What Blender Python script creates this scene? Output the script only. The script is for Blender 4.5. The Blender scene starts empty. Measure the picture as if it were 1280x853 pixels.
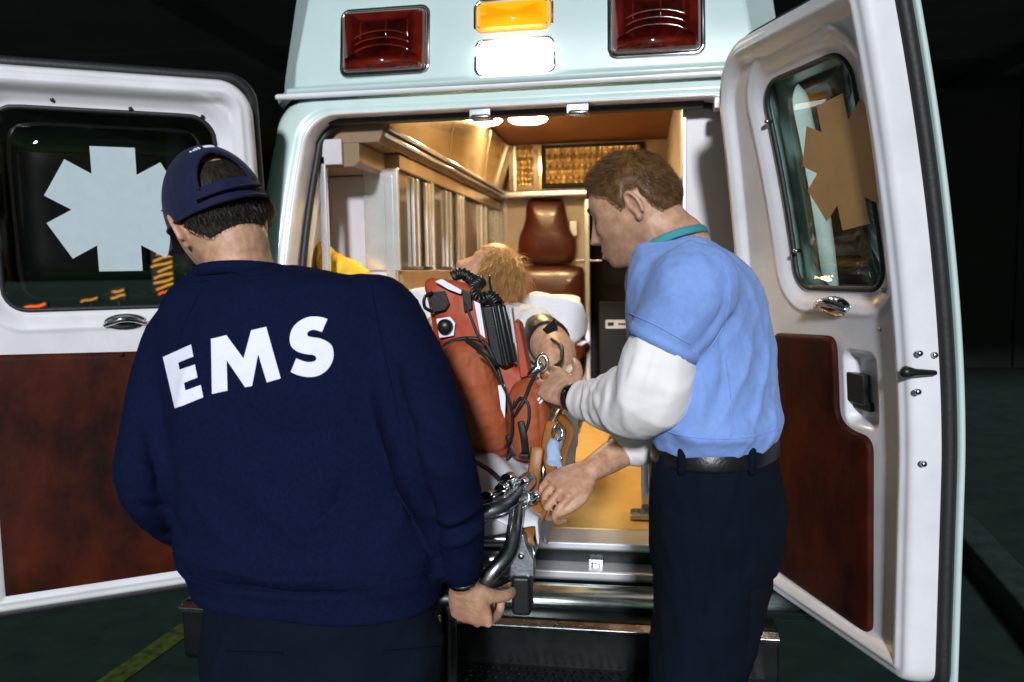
import bpy, bmesh, math, random
import numpy as np
from mathutils import Vector, Matrix
from mathutils.bvhtree import BVHTree
from mathutils.geometry import tessellate_polygon

random.seed(7); rng = np.random.default_rng(7)
SC = bpy.context.scene
COL = SC.collection

# ------------------------------------------------------------------ camera
FPX, CPX, CPY = 1000.0, 640.0, 426.5          # focal length and centre in photo pixels (1280 x 853)
CAMP = Vector((0.0, 0.0, 1.5))
RC = (Matrix.Rotation(math.radians(9.143), 3, 'Z') @ Matrix.Rotation(math.radians(90 - 5.069), 3, 'X')
      @ Matrix.Rotation(math.radians(-1.0), 3, 'Z'))
cd = bpy.data.cameras.new('camera'); cam = bpy.data.objects.new('camera', cd); COL.objects.link(cam)
cd.sensor_width = 36.0; cd.lens = 36.0 * FPX / 1280.0; cd.clip_start = 0.05; cd.clip_end = 600
cam.matrix_world = Matrix.Translation(CAMP) @ RC.to_4x4()
SC.camera = cam
cd.dof.use_dof = True; cd.dof.focus_distance = 1.75; cd.dof.aperture_fstop = 4.0

# ------------------------------------------------------------------ night sky, the one sun lamp (low and cold), exposure
world = bpy.data.worlds.new('World'); SC.world = world; world.use_nodes = True
wn = world.node_tree; bg = wn.nodes['Background']
sky = wn.nodes.new('ShaderNodeTexSky'); sky.sky_type = 'NISHITA'; sky.sun_disc = False
SUN_EL, SUN_AZ = 19.0, 175.0                    # elevation; compass azimuth the light comes from (180 = behind the camera)
sky.sun_elevation = math.radians(-4.0); sky.sun_rotation = math.radians(SUN_AZ)
tint = wn.nodes.new('ShaderNodeMixRGB'); tint.blend_type = 'MULTIPLY'; tint.inputs[0].default_value = 1.0
tint.inputs[2].default_value = (0.40, 1.0, 0.62, 1)
wn.links.new(sky.outputs[0], tint.inputs[1]); wn.links.new(tint.outputs[0], bg.inputs[0])
bg.inputs[1].default_value = 1.6
sd = bpy.data.lights.new('sun', 'SUN'); sun = bpy.data.objects.new('sun', sd); COL.objects.link(sun)
sd.energy = 3.5; sd.angle = math.radians(5); sd.color = (0.95, 0.965, 1.0)
_a = math.radians(SUN_AZ); _e = math.radians(SUN_EL)
_from = Vector((math.sin(_a) * math.cos(_e), math.cos(_a) * math.cos(_e), math.sin(_e)))
sun.rotation_euler = _from.to_track_quat('Z', 'Y').to_euler(); sun.location = _from * 30
SC.view_settings.view_transform = 'Standard'; SC.view_settings.look = 'None'
SC.view_settings.exposure = 0.0; SC.view_settings.gamma = 1.0
SC.view_settings.use_curve_mapping = False

# ------------------------------------------------------------------ pixel directions -> places
def ray(px, py): return RC @ Vector(((px - CPX) / FPX, -(py - CPY) / FPX, -1.0))
def P(px, py, Y):
    d = ray(px, py); return CAMP + d * (Y / d.y)
def PZ(px, py, Z):
    d = ray(px, py); return CAMP + d * ((Z - CAMP.z) / d.z)
def MPP(Y, px=640): return (P(px + 1, 400, Y) - P(px, 400, Y)).length   # metres per pixel there

# ------------------------------------------------------------------ mesh helpers
def npv(v): return np.array([tuple(a) for a in v], float)
def mesh_from(name, V, Fc, smooth=True):
    me = bpy.data.meshes.new(name); me.from_pydata([tuple(map(float, v)) for v in V], [], [tuple(int(i) for i in f) for f in Fc]); me.update()
    if smooth: me.polygons.foreach_set('use_smooth', [True] * len(me.polygons))
    return me
def link(name, me, mat=None, parent=None):
    o = bpy.data.objects.new(name, me); COL.objects.link(o)
    if mat is not None:
        me.materials.clear(); me.materials.append(mat)
    if parent is not None:
        o.parent = parent; o.matrix_parent_inverse = wmat(parent).inverted()
    return o
def wmat(o):
    m = Matrix.Translation(o.location) if o.type == 'EMPTY' else o.matrix_basis.copy()
    if o.parent is not None: m = wmat(o.parent) @ o.matrix_parent_inverse @ m
    return m
def obj(name, VF, mat=None, parent=None, smooth=True, bevel=0, seg=2, sub=0, autosmooth=None):
    o = link(name, mesh_from(name, VF[0], VF[1], smooth), mat, parent)
    if bevel:
        m = o.modifiers.new('bevel', 'BEVEL'); m.width = bevel; m.segments = seg; m.limit_method = 'ANGLE'; m.angle_limit = math.radians(35)
        m.harden_normals = True
    if sub:
        m = o.modifiers.new('sub', 'SUBSURF'); m.levels = sub; m.render_levels = sub
    return o
def join(*parts):
    V = []; Fc = []; n = 0
    for v, f in parts:
        V += [tuple(a) for a in v]; Fc += [tuple(i + n for i in q) for q in f]; n += len(v)
    return V, Fc
def xf(VF, M): return [tuple(M @ Vector(v)) for v in VF[0]], VF[1]
def box(x0, x1, y0, y1, z0, z1):
    V = [(x, y, z) for x in (x0, x1) for y in (y0, y1) for z in (z0, z1)]
    return V, [(0, 1, 3, 2), (4, 6, 7, 5), (0, 4, 5, 1), (2, 3, 7, 6), (0, 2, 6, 4), (1, 5, 7, 3)]
def grid(rows, closed_u=False, closed_v=False, cap=False):
    """rows: list of equal-length rings"""
    V = [tuple(p) for r in rows for p in r]; n = len(rows[0]); m = len(rows); Fc = []
    for i in range(m - (0 if closed_v else 1)):
        for j in range(n - (0 if closed_u else 1)):
            a = i * n + j; b = i * n + (j + 1) % n; c = ((i + 1) % m) * n + (j + 1) % n; d = ((i + 1) % m) * n + j
            Fc.append((a, b, c, d))
    if cap:
        Fc.append(tuple(reversed(range(n)))); Fc.append(tuple((m - 1) * n + j for j in range(n)))
    return V, Fc
def catmull(pts, k=6, closed=False):
    p = [np.array(a, float) for a in pts]; n = len(p); out = []
    rngs = range(n) if closed else range(n - 1)
    for i in rngs:
        if closed: a, b, c, d = p[(i - 1) % n], p[i], p[(i + 1) % n], p[(i + 2) % n]
        else:
            b, c = p[i], p[i + 1]; a = p[i - 1] if i > 0 else 2 * b - c; d = p[i + 2] if i + 2 < n else 2 * c - b
        for t in np.linspace(0, 1, k, endpoint=False):
            out.append(0.5 * (2 * b + (c - a) * t + (2 * a - 5 * b + 4 * c - d) * t * t + (-a + 3 * b - 3 * c + d) * t ** 3))
    if not closed: out.append(p[-1])
    return out
def unit(v):
    v = np.array(v, float); return v / (np.linalg.norm(v) + 1e-12)
def sweep(path, radii, n=12, ref=None, flat=1.0, caps='round', closed=False):
    """tube along path; radii scalar or list; flat scales the radius across ref"""
    p = [np.array(a, float) for a in path]; m = len(p)
    r = [float(radii)] * m if np.isscalar(radii) else list(radii)
    fl = [float(flat)] * m if np.isscalar(flat) else list(flat)
    T = [unit(p[(i + 1) % m] - p[(i - 1) % m]) if closed else unit(p[min(i + 1, m - 1)] - p[max(i - 1, 0)]) for i in range(m)]
    if ref is None:
        ref = (0, 0, 1) if abs(T[0][2]) < .9 else (0, 1, 0)
    N = unit(np.array(ref, float) - np.dot(ref, T[0]) * T[0]); rows = []
    def ringat(c, T, N, rr, f): 
        B = np.cross(T, N)
        return [c + rr * (math.cos(a) * B + f * math.sin(a) * N) for a in np.linspace(0, 2 * math.pi, n, endpoint=False)]
    for i in range(m):
        N = unit(N - np.dot(N, T[i]) * T[i])
        if i == 0 and caps == 'round' and not closed:
            for s in (.12, .5, .8): rows.append(ringat(p[0] - T[0] * r[0] * math.sqrt(1 - s * s) * min(1, fl[0]), T[0], N, r[0] * s, fl[0]))
        rows.append(ringat(p[i], T[i], N, r[i], fl[i]))
        if i == m - 1 and caps == 'round' and not closed:
            for s in (.8, .5, .12): rows.append(ringat(p[-1] + T[-1] * r[-1] * math.sqrt(1 - s * s) * min(1, fl[-1]), T[-1], N, r[-1] * s, fl[-1]))
    return grid(rows, closed_u=True, closed_v=closed, cap=not closed)
def limb(ctrl, k=5, n=18, ref=None):
    """ctrl: (point, r[, flat]) smooth tapered closed tube"""
    q = [tuple(c[0]) + (c[1], c[2] if len(c) > 2 else 1.0) for c in ctrl]
    s = catmull(q, k)
    return sweep([a[:3] for a in s], [max(a[3], .002) for a in s], n, ref, [a[4] for a in s])
def torso(rings, right, fwd, n=40, k=5, ex=2.3):
    """rings: (centre, half-width, half-depth); closed loft"""
    q = [tuple(c) + (w, d) for c, w, d in rings]; s = catmull(q, k); R_, F_ = np.array(right, float), np.array(fwd, float); rows = []
    def ring(c, w, d):
        o = []
        for a in np.linspace(0, 2 * math.pi, n, endpoint=False):
            ca, sa = math.cos(a), math.sin(a)
            o.append(c + R_ * w * math.copysign(abs(ca) ** (2 / ex), ca) + F_ * d * math.copysign(abs(sa) ** (2 / ex), sa))
        return o
    for a in s: rows.append(ring(a[:3], a[3], a[4]))
    return grid(rows, closed_u=True, cap=True)
def ellipsoid(c, ax, n=24, m=16, M=None):
    rows = []
    for i in range(m + 1):
        t = math.pi * (i + .02) / (m + .04)
        rows.append([(ax[0] * math.sin(t) * math.cos(a), ax[1] * math.sin(t) * math.sin(a), ax[2] * math.cos(t)) for a in np.linspace(0, 2 * math.pi, n, endpoint=False)])
    V, Fc = grid(rows, closed_u=True, cap=True)
    M = M or Matrix.Identity(3)
    return [tuple(Vector(c) + M @ Vector(v)) for v in V], Fc
def bake(VF, voxel, smooth_it=4, smooth_f=.5):
    """one continuous surface from overlapping closed shapes"""
    me = mesh_from('tmp', *VF); o = bpy.data.objects.new('tmp', me); COL.objects.link(o)
    bm = bmesh.new(); bm.from_mesh(me); bmesh.ops.recalc_face_normals(bm, faces=bm.faces); bm.to_mesh(me); bm.free()
    m = o.modifiers.new('r', 'REMESH'); m.mode = 'VOXEL'; m.voxel_size = voxel; m.use_smooth_shade = True
    if smooth_it:
        s = o.modifiers.new('s', 'SMOOTH'); s.factor = smooth_f; s.iterations = smooth_it
    dg = bpy.context.evaluated_depsgraph_get(); out = bpy.data.meshes.new_from_object(o.evaluated_get(dg))
    bpy.data.objects.remove(o); bpy.data.meshes.remove(me)
    out.polygons.foreach_set('use_smooth', [True] * len(out.polygons))
    return out
def getv(me):
    a = np.empty(len(me.vertices) * 3); me.vertices.foreach_get('co', a); return a.reshape(-1, 3)
def getn(me):
    a = np.empty(len(me.vertices) * 3); me.vertices.foreach_get('normal', a); return a.reshape(-1, 3)
def setv(me, V): me.vertices.foreach_set('co', np.ascontiguousarray(V).ravel()); me.update()
def segdist(V, a, b):
    a = np.array(a, float); b = np.array(b, float); ab = b - a
    t = np.clip(((V - a) @ ab) / (ab @ ab + 1e-9), 0, 1); return np.linalg.norm(V - a - t[:, None] * ab, axis=1), t
def folds(me, fl):
    """raise or sink soft cloth folds along polylines: (points, width, height)"""
    V = getv(me); N = getn(me); D = np.zeros(len(V)); bv = BVHTree.FromPolygons([tuple(v) for v in V], [tuple(p.vertices) for p in me.polygons])
    for pts, w, h in fl:
        pts = [np.array(bv.find_nearest(Vector(p))[0]) if (hit := bv.ray_cast(CAMP, (Vector(p) - CAMP).normalized())[0]) is None else np.array(hit) for p in pts]
        pts = catmull(pts, 4); best = np.full(len(V), 1e9); tt = np.zeros(len(V)); m = len(pts) - 1
        for i in range(m):
            d, t = segdist(V, pts[i], pts[i + 1]); c = d < best; best[c] = d[c]; tt[c] = (i + t[c]) / m
        D += h * np.exp(.25 - 1.15 * np.sqrt((best / w) ** 2 + .047)) * (best < 4 * w) * (0.35 + .65 * np.sin(np.pi * np.clip(tt, .08, .92)))
    setv(me, V + N * D[:, None])
def crumple(me, amp, freq, seed=0, aniso=(1, 1, 1)):
    V = getv(me); N = getn(me); r = np.random.default_rng(seed); D = np.zeros(len(V))
    for i in range(14):
        k = r.normal(size=3) * freq * (0.5 + r.random() * 1.3) * np.array(aniso); D += np.sin(V @ k + r.random() * 6.28 + 1.3 * np.sin(V @ (k[[1, 2, 0]] * .6) + i)) / 14 ** .5
    setv(me, V + N * (amp * D)[:, None])
def creases(me, amp, freq, seed=0, aniso=(1, 1, 1), sharp=2.2):
    """thin raised creases running through cloth"""
    V = getv(me); N = getn(me); r = np.random.default_rng(seed); D = np.zeros(len(V))
    for i in range(5):
        k = r.normal(size=3) * freq * (.6 + r.random()) * np.array(aniso); w2 = r.normal(size=3) * freq * .7; w3 = r.normal(size=3) * freq * .35
        s = np.abs(np.sin(V @ k + 1.6 * np.sin(V @ w2 + i) + r.random() * 6)); m = .5 + .5 * np.sin(V @ w3 + r.random() * 6)
        D += ((1 - s) ** sharp - .25) * m ** 1.5
    setv(me, V + N * (amp * D)[:, None])
def soften(me, it=2):
    b = bmesh.new(); b.from_mesh(me)
    for _ in range(it): bmesh.ops.smooth_vert(b, verts=b.verts, factor=.5, use_axis_x=True, use_axis_y=True, use_axis_z=True)
    b.to_mesh(me); b.free(); me.update()
def attr(me, name, vals):
    a = me.attributes.new(name, 'FLOAT', 'POINT'); a.data.foreach_set('value', np.asarray(vals, np.float32))
def inflate(outline, fwd, tf, tb, k=5, ex=.55, rings=(1, .985, .95, .88, .77, .62, .45, .25, .08)):
    """cushion: closed smooth outline (3-D points) swollen tf towards fwd and tb away from it"""
    o = catmull(outline, k, closed=True); c = sum(o) / len(o); fwd = unit(fwd); n = len(o); rows = []
    for s in reversed(rings): rows.append([c + (p - c) * s - fwd * tb * (1 - s ** 2.4) ** ex for p in o])
    for s in rings[1:]: rows.append([c + (p - c) * s + fwd * tf * (1 - s ** 2.4) ** ex for p in o])
    return grid(rows, closed_u=True, cap=True)
def prism(poly, off):
    """flat polygon (3-D points) given thickness along off"""
    n = len(poly); a = [np.array(p, float) for p in poly]; b = [p + np.array(off, float) for p in a]
    return a + b, [tuple(range(n)), tuple(reversed(range(n, 2 * n)))] + [(i, (i + n), (i + 1) % n + n, (i + 1) % n) for i in range(n)]
def hexbolt(c, axis, r, h, n=10):
    c = np.array(c, float); ax = unit(axis); return sweep([c - ax * .003, c + ax * h * .6, c + ax * h], [r, r, r * .75], n, caps='flat')
def empty(name, loc, label=None, cat=None, group=None):
    o = bpy.data.objects.new(name, None); COL.objects.link(o); o.location = loc; o.empty_display_size = .1
    if label: tag(o, label, cat, group)
    return o
def tag(o, label=None, cat=None, group=None, kind=None):
    if label: o['label'] = label
    if cat: o['category'] = cat
    if group: o['group'] = group
    if kind: o['kind'] = kind
    return o

# ------------------------------------------------------------------ materials
def mat(name, col, rough=.5, metal=0, var=.0, vscale=8, bump=0, bscale=60, coat=0, spec=.5, col2=None, sss=0, sheen=0, stretch=(1, 1, 1), detail=4, emit=None, estr=0, rvar=0):
    m = bpy.data.materials.new(name); m.use_nodes = True; nt = m.node_tree; b = nt.nodes['Principled BSDF']
    b.inputs['Base Color'].default_value = (*col, 1); b.inputs['Roughness'].default_value = rough; b.inputs['Metallic'].default_value = metal
    b.inputs['Specular IOR Level'].default_value = spec; b.inputs['Coat Weight'].default_value = coat; b.inputs['Coat Roughness'].default_value = .06
    if sheen: b.inputs['Sheen Weight'].default_value = sheen; b.inputs['Sheen Roughness'].default_value = .5
    if sss:
        b.inputs['Subsurface Weight'].default_value = sss; b.inputs['Subsurface Radius'].default_value = (1, .35, .2); b.inputs['Subsurface Scale'].default_value = .008
    tc = nt.nodes.new('ShaderNodeTexCoord'); mp = nt.nodes.new('ShaderNodeMapping'); mp.inputs['Scale'].default_value = stretch
    nt.links.new(tc.outputs['Object'], mp.inputs[0])
    if var or col2:
        n = nt.nodes.new('ShaderNodeTexNoise'); n.inputs['Scale'].default_value = vscale; n.inputs['Detail'].default_value = detail; n.inputs['Roughness'].default_value = .6
        nt.links.new(mp.outputs[0], n.inputs['Vector'])
        r = nt.nodes.new('ShaderNodeValToRGB'); r.color_ramp.elements[0].position = .32; r.color_ramp.elements[1].position = .68
        c1 = col if col2 else tuple(c * (1 - var) for c in col); c2 = col2 or tuple(min(1, c * (1 + var)) for c in col)
        r.color_ramp.elements[0].color = (*c1, 1); r.color_ramp.elements[1].color = (*c2, 1)
        nt.links.new(n.outputs['Fac'], r.inputs[0]); nt.links.new(r.outputs[0], b.inputs['Base Color'])
        if rvar:
            mr = nt.nodes.new('ShaderNodeMapRange'); mr.inputs[3].default_value = max(0, rough - rvar); mr.inputs[4].default_value = min(1, rough + rvar)
            nt.links.new(n.outputs['Fac'], mr.inputs[0]); nt.links.new(mr.outputs[0], b.inputs['Roughness'])
    if bump:
        n2 = nt.nodes.new('ShaderNodeTexNoise'); n2.inputs['Scale'].default_value = bscale; n2.inputs['Detail'].default_value = 5
        nt.links.new(mp.outputs[0], n2.inputs['Vector'])
        bp = nt.nodes.new('ShaderNodeBump'); bp.inputs['Strength'].default_value = bump; bp.inputs['Distance'].default_value = .01
        nt.links.new(n2.outputs['Fac'], bp.inputs['Height']); nt.links.new(bp.outputs[0], b.inputs['Normal'])
    if emit: b.inputs['Emission Color'].default_value = (*emit, 1); b.inputs['Emission Strength'].default_value = estr
    return m
def attr_mix(m, aname, col2, fac=1.0):
    """blend the base colour towards col2 where the mesh carries the attribute (lips, ears, stubble, crease shade)"""
    nt = m.node_tree; b = nt.nodes['Principled BSDF']; inp = b.inputs['Base Color']
    mx = nt.nodes.new('ShaderNodeMixRGB'); at = nt.nodes.new('ShaderNodeAttribute'); at.attribute_name = aname
    if inp.is_linked: nt.links.new(inp.links[0].from_socket, mx.inputs[1])
    else: mx.inputs[1].default_value = inp.default_value
    mx.inputs[2].default_value = (*col2, 1); nt.links.new(at.outputs['Fac'], mx.inputs[0]); nt.links.new(mx.outputs[0], inp)
def weave(m, scale=900, strength=.25):
    """fine knit / weave relief on a fabric"""
    nt = m.node_tree; b = nt.nodes['Principled BSDF']; tc = nt.nodes.new('ShaderNodeTexCoord')
    w = nt.nodes.new('ShaderNodeTexNoise'); w.inputs['Scale'].default_value = scale; w.inputs['Detail'].default_value = 2
    nt.links.new(tc.outputs['Object'], w.inputs['Vector'])
    bp = nt.nodes.new('ShaderNodeBump'); bp.inputs['Strength'].default_value = strength; bp.inputs['Distance'].default_value = .003
    nt.links.new(w.outputs['Fac'], bp.inputs['Height'])
    if b.inputs['Normal'].is_linked: nt.links.new(b.inputs['Normal'].links[0].from_socket, bp.inputs['Normal'])
    nt.links.new(bp.outputs[0], b.inputs['Normal'])
def glass(name, tintc=(.5, .55, .55), rough=.02, gloss=.10):
    m = bpy.data.materials.new(name); m.use_nodes = True; nt = m.node_tree; nt.nodes.clear()
    out = nt.nodes.new('ShaderNodeOutputMaterial'); t = nt.nodes.new('ShaderNodeBsdfTransparent'); t.inputs[0].default_value = (*tintc, 1)
    g = nt.nodes.new('ShaderNodeBsdfGlossy'); g.inputs['Roughness'].default_value = rough; lw = nt.nodes.new('ShaderNodeFresnel'); ge = nt.nodes.new('ShaderNodeNewGeometry'); mr = nt.nodes.new('ShaderNodeMapRange'); mr.inputs[3].default_value = 1.5; mr.inputs[4].default_value = 1 / 1.5
    nt.links.new(ge.outputs['Backfacing'], mr.inputs[0]); nt.links.new(mr.outputs[0], lw.inputs[0])     # same reflectance from both faces of the pane
    mx = nt.nodes.new('ShaderNodeMixShader'); nt.links.new(lw.outputs[0], mx.inputs[0]); nt.links.new(t.outputs[0], mx.inputs[1]); nt.links.new(g.outputs[0], mx.inputs[2])
    nt.links.new(mx.outputs[0], out.inputs[0]); return m

M = {}
M['paint'] = mat('white_door_paint', (.71, .71, .755), .30, var=.07, vscale=7, coat=.5, bump=.015, bscale=300)  # faint lilac cast of the flash mixed into the white
M['cap'] = mat('white_fibreglass', (.47, .60, .60), .38, var=.05, vscale=3, coat=.25, bump=.02, bscale=120)  # cyan cast of the greenish ambient light put into the white
M['body'] = mat('white_body_paint', (.52, .65, .64), .32, var=.05, vscale=4, coat=.4)  # white tinted mint to carry the green ambient light
M['rubber'] = mat('black_rubber', (.012, .014, .016), .55, bump=.1, bscale=90)
M['blackplastic'] = mat('black_plastic', (.010, .011, .012), .38, bump=.06, bscale=200)
M['chrome'] = mat('chrome', (.75, .77, .80), .10, 1.0, var=.06, vscale=20)
M['alu'] = mat('brushed_aluminium', (.62, .63, .68), .38, .35, var=.10, vscale=14, bump=.05, bscale=120, stretch=(.15, 6, 6))
M['bumper'] = mat('polished_bumper', (.70, .80, .80), .24, 1.0, var=.1, vscale=12, rvar=.06)
M['alu_y'] = mat('brushed_aluminium_trim', (.76, .76, .80), .24, .75, var=.08, vscale=20)
M['steel'] = mat('stretcher_tube_metal', (.46, .48, .50), .27, 1.0, var=.15, vscale=25, rvar=.1)
M['vinyl'] = mat('red_brown_vinyl', (.0045, .0010, .0006), .6, col2=(.062, .0085, .0022), vscale=6, detail=8, bump=.22, bscale=26, stretch=(1, 1, .7), spec=.12)
M['seatvinyl'] = mat('oxblood_seat_vinyl', (.060, .010, .005), .34, var=.3, vscale=6, bump=.12, bscale=60, coat=.2)
M['lilac'] = mat('pale_laminate', (.52, .50, .54), .42, var=.06, vscale=5, bump=.02, bscale=150)
M['tan'] = mat('tan_laminate', (.36, .30, .25), .40, var=.06, vscale=5)
M['soffit'] = mat('bronze_laminate', (.24, .165, .10), .26, var=.1, vscale=7)
M['gold'] = mat('polished_amber_panel', (.70, .55, .34), .13, .8, var=.16, vscale=5, bump=.06, bscale=7, rvar=.08)
M['headliner'] = mat('brown_headliner', (.24, .095, .03), .55, var=.12, vscale=6)
M['amberfloor'] = mat('amber_vinyl_floor', (.60, .39, .12), .50, col2=(.70, .47, .16), vscale=9, bump=.12, bscale=60)
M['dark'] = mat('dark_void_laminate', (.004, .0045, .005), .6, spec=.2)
M['asphalt'] = mat('asphalt', (.004, .016, .012), .72, col2=(.011, .038, .028), vscale=6, bump=.25, bscale=260, detail=8)
M['concrete'] = mat('canopy_concrete', (.10, .13, .115), .7, var=.2, vscale=1.2, bump=.08, bscale=40)
M['walldark'] = mat('dark_brick_render', (.008, .010, .009), .8, var=.3, vscale=3, bump=.2, bscale=30)
M['yellowline'] = mat('worn_yellow_paint', (.10, .14, .010), .7, col2=(.012, .03, .012), vscale=22, detail=8)
M['whiteline'] = mat('worn_white_paint', (.035, .062, .052), .7, col2=(.012, .024, .02), vscale=9, detail=8)
M['checker'] = mat('dark_tread_plate', (.020, .024, .024), .38, .8, var=.2, vscale=30)
M['winglass'] = glass('window_glass', (.82, .88, .85), .02)
M['decal_w'] = mat('frosted_star_film', (.46, .56, .60), .5, var=.03, vscale=30)
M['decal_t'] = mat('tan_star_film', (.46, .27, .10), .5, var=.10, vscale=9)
M['redlens'] = mat('dark_red_lens', (.11, .007, .004), .08, coat=1.0, var=.5, vscale=14, spec=.8)
M['amberlens'] = mat('lit_amber_lens', (.55, .22, .01), .15, emit=(1, .40, .0), estr=.85, coat=.6)
M['whitelens'] = mat('lit_white_lens', (.9, .9, .85), .2, emit=(1, .93, .78), estr=5)
M['domelens'] = mat('lit_dome_lens', (.9, .8, .6), .3, emit=(1, .71, .35), estr=150)
M['plexi'] = glass('sliding_plexiglass', (.80, .74, .66), .04)
M['bronzeplexi'] = mat('bronze_sliding_panel', (.25, .225, .21), .12, .6, var=.12, vscale=6, coat=.6)
M['ribplexi'] = mat('ribbed_amber_plexi', (.55, .36, .14), .12, .55, var=.5, vscale=9, stretch=(3, 1, .8), coat=.5)
M['navy'] = mat('navy_sweatshirt', (.0056, .0096, .036), .95, var=.16, vscale=160, spec=.04, detail=6); weave(M['navy'], 620, .7)
M['navycap'] = mat('navy_cap_cloth', (.0055, .009, .040), .8, var=.12, vscale=40, sheen=.08, spec=.25); weave(M['navycap'], 900, .3)
M['trouser'] = mat('dark_navy_trousers', (.0035, .0065, .014), .9, var=.15, vscale=12, spec=.1); weave(M['trouser'], 900, .3)
M['scrub'] = mat('blue_scrub_cotton', (.21, .345, .74), .9, var=.06, vscale=90, sheen=.1, spec=.12); weave(M['scrub'], 900, .2)
M['scrubtrim'] = mat('teal_neck_band', (.05, .26, .30), .8)
M['whitecotton'] = mat('white_cotton', (.86, .83, .86), .9, var=.03, vscale=14, sheen=.15, spec=.15); weave(M['whitecotton'], 800, .25)
M['sheet'] = mat('white_bed_sheet', (.64, .66, .70), .85, var=.05, vscale=10, bump=.15, bscale=30, spec=.2)
M['bluecloth'] = mat('pale_blue_cloth', (.32, .45, .66), .85, var=.1, vscale=14, bump=.15, bscale=50)
M['letter'] = mat('white_flock_letters', (.78, .80, .95), .8, var=.03, vscale=60)
M['skin'] = mat('skin', (.44, .225, .135), .46, col2=(.62, .38, .26), vscale=55, sss=.25, bump=.12, bscale=420, rvar=.10)
attr_mix(M['skin'], 'ruddy', (.42, .135, .085)); attr_mix(M['skin'], 'dusk', (.20, .12, .075))
M['hair_b'] = mat('brown_hair', (.060, .030, .010), .5, col2=(.20, .10, .035), vscale=60, spec=.4)
M['hair_a'] = mat('dark_cropped_hair', (.012, .009, .008), .5, col2=(.03, .022, .018), vscale=80, spec=.4)
M['hair_c'] = mat('blond_hair', (.34, .16, .05), .4, col2=(.62, .36, .14), vscale=50, spec=.5)
M['bag'] = mat('orange_red_nylon', (.34, .082, .028), .62, var=.14, vscale=11, bump=.12, bscale=70, spec=.35); weave(M['bag'], 1100, .2)
M['bag2'] = mat('vermilion_vinyl', (.36, .050, .014), .58, var=.10, vscale=9, bump=.06, bscale=60)
M['strapbrown'] = mat('tan_leather_strap', (.30, .12, .03), .45, var=.2, vscale=20)
M['silver'] = mat('cast_silver_bracket', (.42, .45, .50), .35, .9, var=.2, vscale=40, bump=.1, bscale=200)
M['glove'] = mat('cream_latex', (.62, .52, .36), .45)
M['belt'] = mat('black_leather_belt', (.008, .008, .009), .35, bump=.1, bscale=150)
M['yellow'] = mat('yellow_canvas', (.75, .47, .02), .6, var=.12, vscale=15, bump=.15, bscale=40)
M['plate'] = mat('label_plate', (.35, .36, .36), .4)
M['red'] = mat('red_plastic', (.20, .010, .006), .35)
M['watch'] = mat('watch_metal', (.6, .62, .64), .2, 1.0)
M['neon'] = mat('orange_lit_sign', (.5, .2, .02), .5, emit=(1, .38, .03), estr=1.0)
M['neonred'] = mat('red_lit_sign', (.5, .05, .01), .5, emit=(1, .10, .01), estr=2.2)
M['post'] = mat('sign_post_metal', (.03, .03, .03), .5, .6)

# ================================================================== the setting
def structure(o): o['kind'] = 'structure'; return o
g = [[(x, y, 0.012 * math.sin(x * .31) * math.cos(y * .23) * (1 if abs(x) + abs(y) > 14 else 0)) for x in (-300, -60, -20, -8, -4, 0, 4, 8, 20, 60, 300)] for y in (-300, -60, -20, -6, 0, 4, 8, 14, 30, 80, 300)]
structure(obj('ground', grid(g), M['asphalt']))
def strip(name, a, b, w, z, m, label=None):
    a = np.array(a, float); b = np.array(b, float); t = unit(b - a); n = np.array((-t[1], t[0], 0)) * w / 2
    return structure(obj(name, prism([(*(a - n)[:2], z), (*(b - n)[:2], z), (*(b + n)[:2], z), (*(a + n)[:2], z)], (0, 0, -.003)), m, smooth=False))
strip('painted_line', PZ(130, 860, 0), PZ(250, 775, 0), .10, .008, M['yellowline'])
a_ = PZ(1283, 800, 0); b_ = PZ(1196, 690, 0)
# kerb and raised walkway on the right, wall behind it
k0 = np.array(a_) + (np.array(a_) - np.array(b_)) * 3; k1 = np.array(b_) + (np.array(b_) - np.array(a_)) * 3.2
t_ = unit(k1 - k0); nn = np.array((t_[1], -t_[0], 0))
for o_, nm, w_ in ((0, 'kerb', .16),):
    structure(obj('kerb', prism([k0 + nn * 0 + (0, 0, -.02), k1 + (0, 0, -.02), k1 + nn * w_ + (0, 0, -.02), k0 + nn * w_ + (0, 0, -.02)], (0, 0, .13)), M['whiteline'], bevel=.015))
structure(obj('walkway', prism([k0 + nn * .163 + (0, 0, -.02), k1 + nn * .163 + (0, 0, -.02), k1 + nn * 9 + (0, 0, -.02), k0 + nn * 9 + (0, 0, -.02)], (0, 0, .12)), M['asphalt'], smooth=False))

# hospital wall far behind the ambulance, and the canopy of panels over the bay
wall = empty('hospital_wall', (6, 12.4, 0), 'dark rendered hospital wall beyond the ambulance bay', 'wall')
for i in range(5):
    x0 = 2.2 + i * 3.0
    obj('wall_panel', box(x0, x0 + 2.98, 12.2, 12.5, 0.0, 3.9), M['walldark'], wall, smooth=False, bevel=.01)
canopy = empty('canopy', (0, 14.2, 0), 'dark concrete canopy of jointed slabs over the ambulance bay', 'canopy')
CZ = 4.35
for i in range(6):
    for j in range(6):
        x0 = -14.5 + j * 4.9; y0 = -1.15 + i * 2.7
        obj('slab', box(x0, x0 + 4.86, y0, y0 + 2.66, CZ, CZ + .16), M['concrete'], canopy, smooth=False)
obj('deck', box(-14.6, 14.95, -1.2, 15.1, CZ + .15, CZ + .4), M['concrete'], canopy, smooth=False)
for j in range(7):
    x0 = -14.5 + j * 4.9
    obj('beam', box(x0 - .12, x0 + .10, 3.0, 15.0, CZ - .25, CZ + .01), M['concrete'], canopy, smooth=False, bevel=.02)
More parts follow.
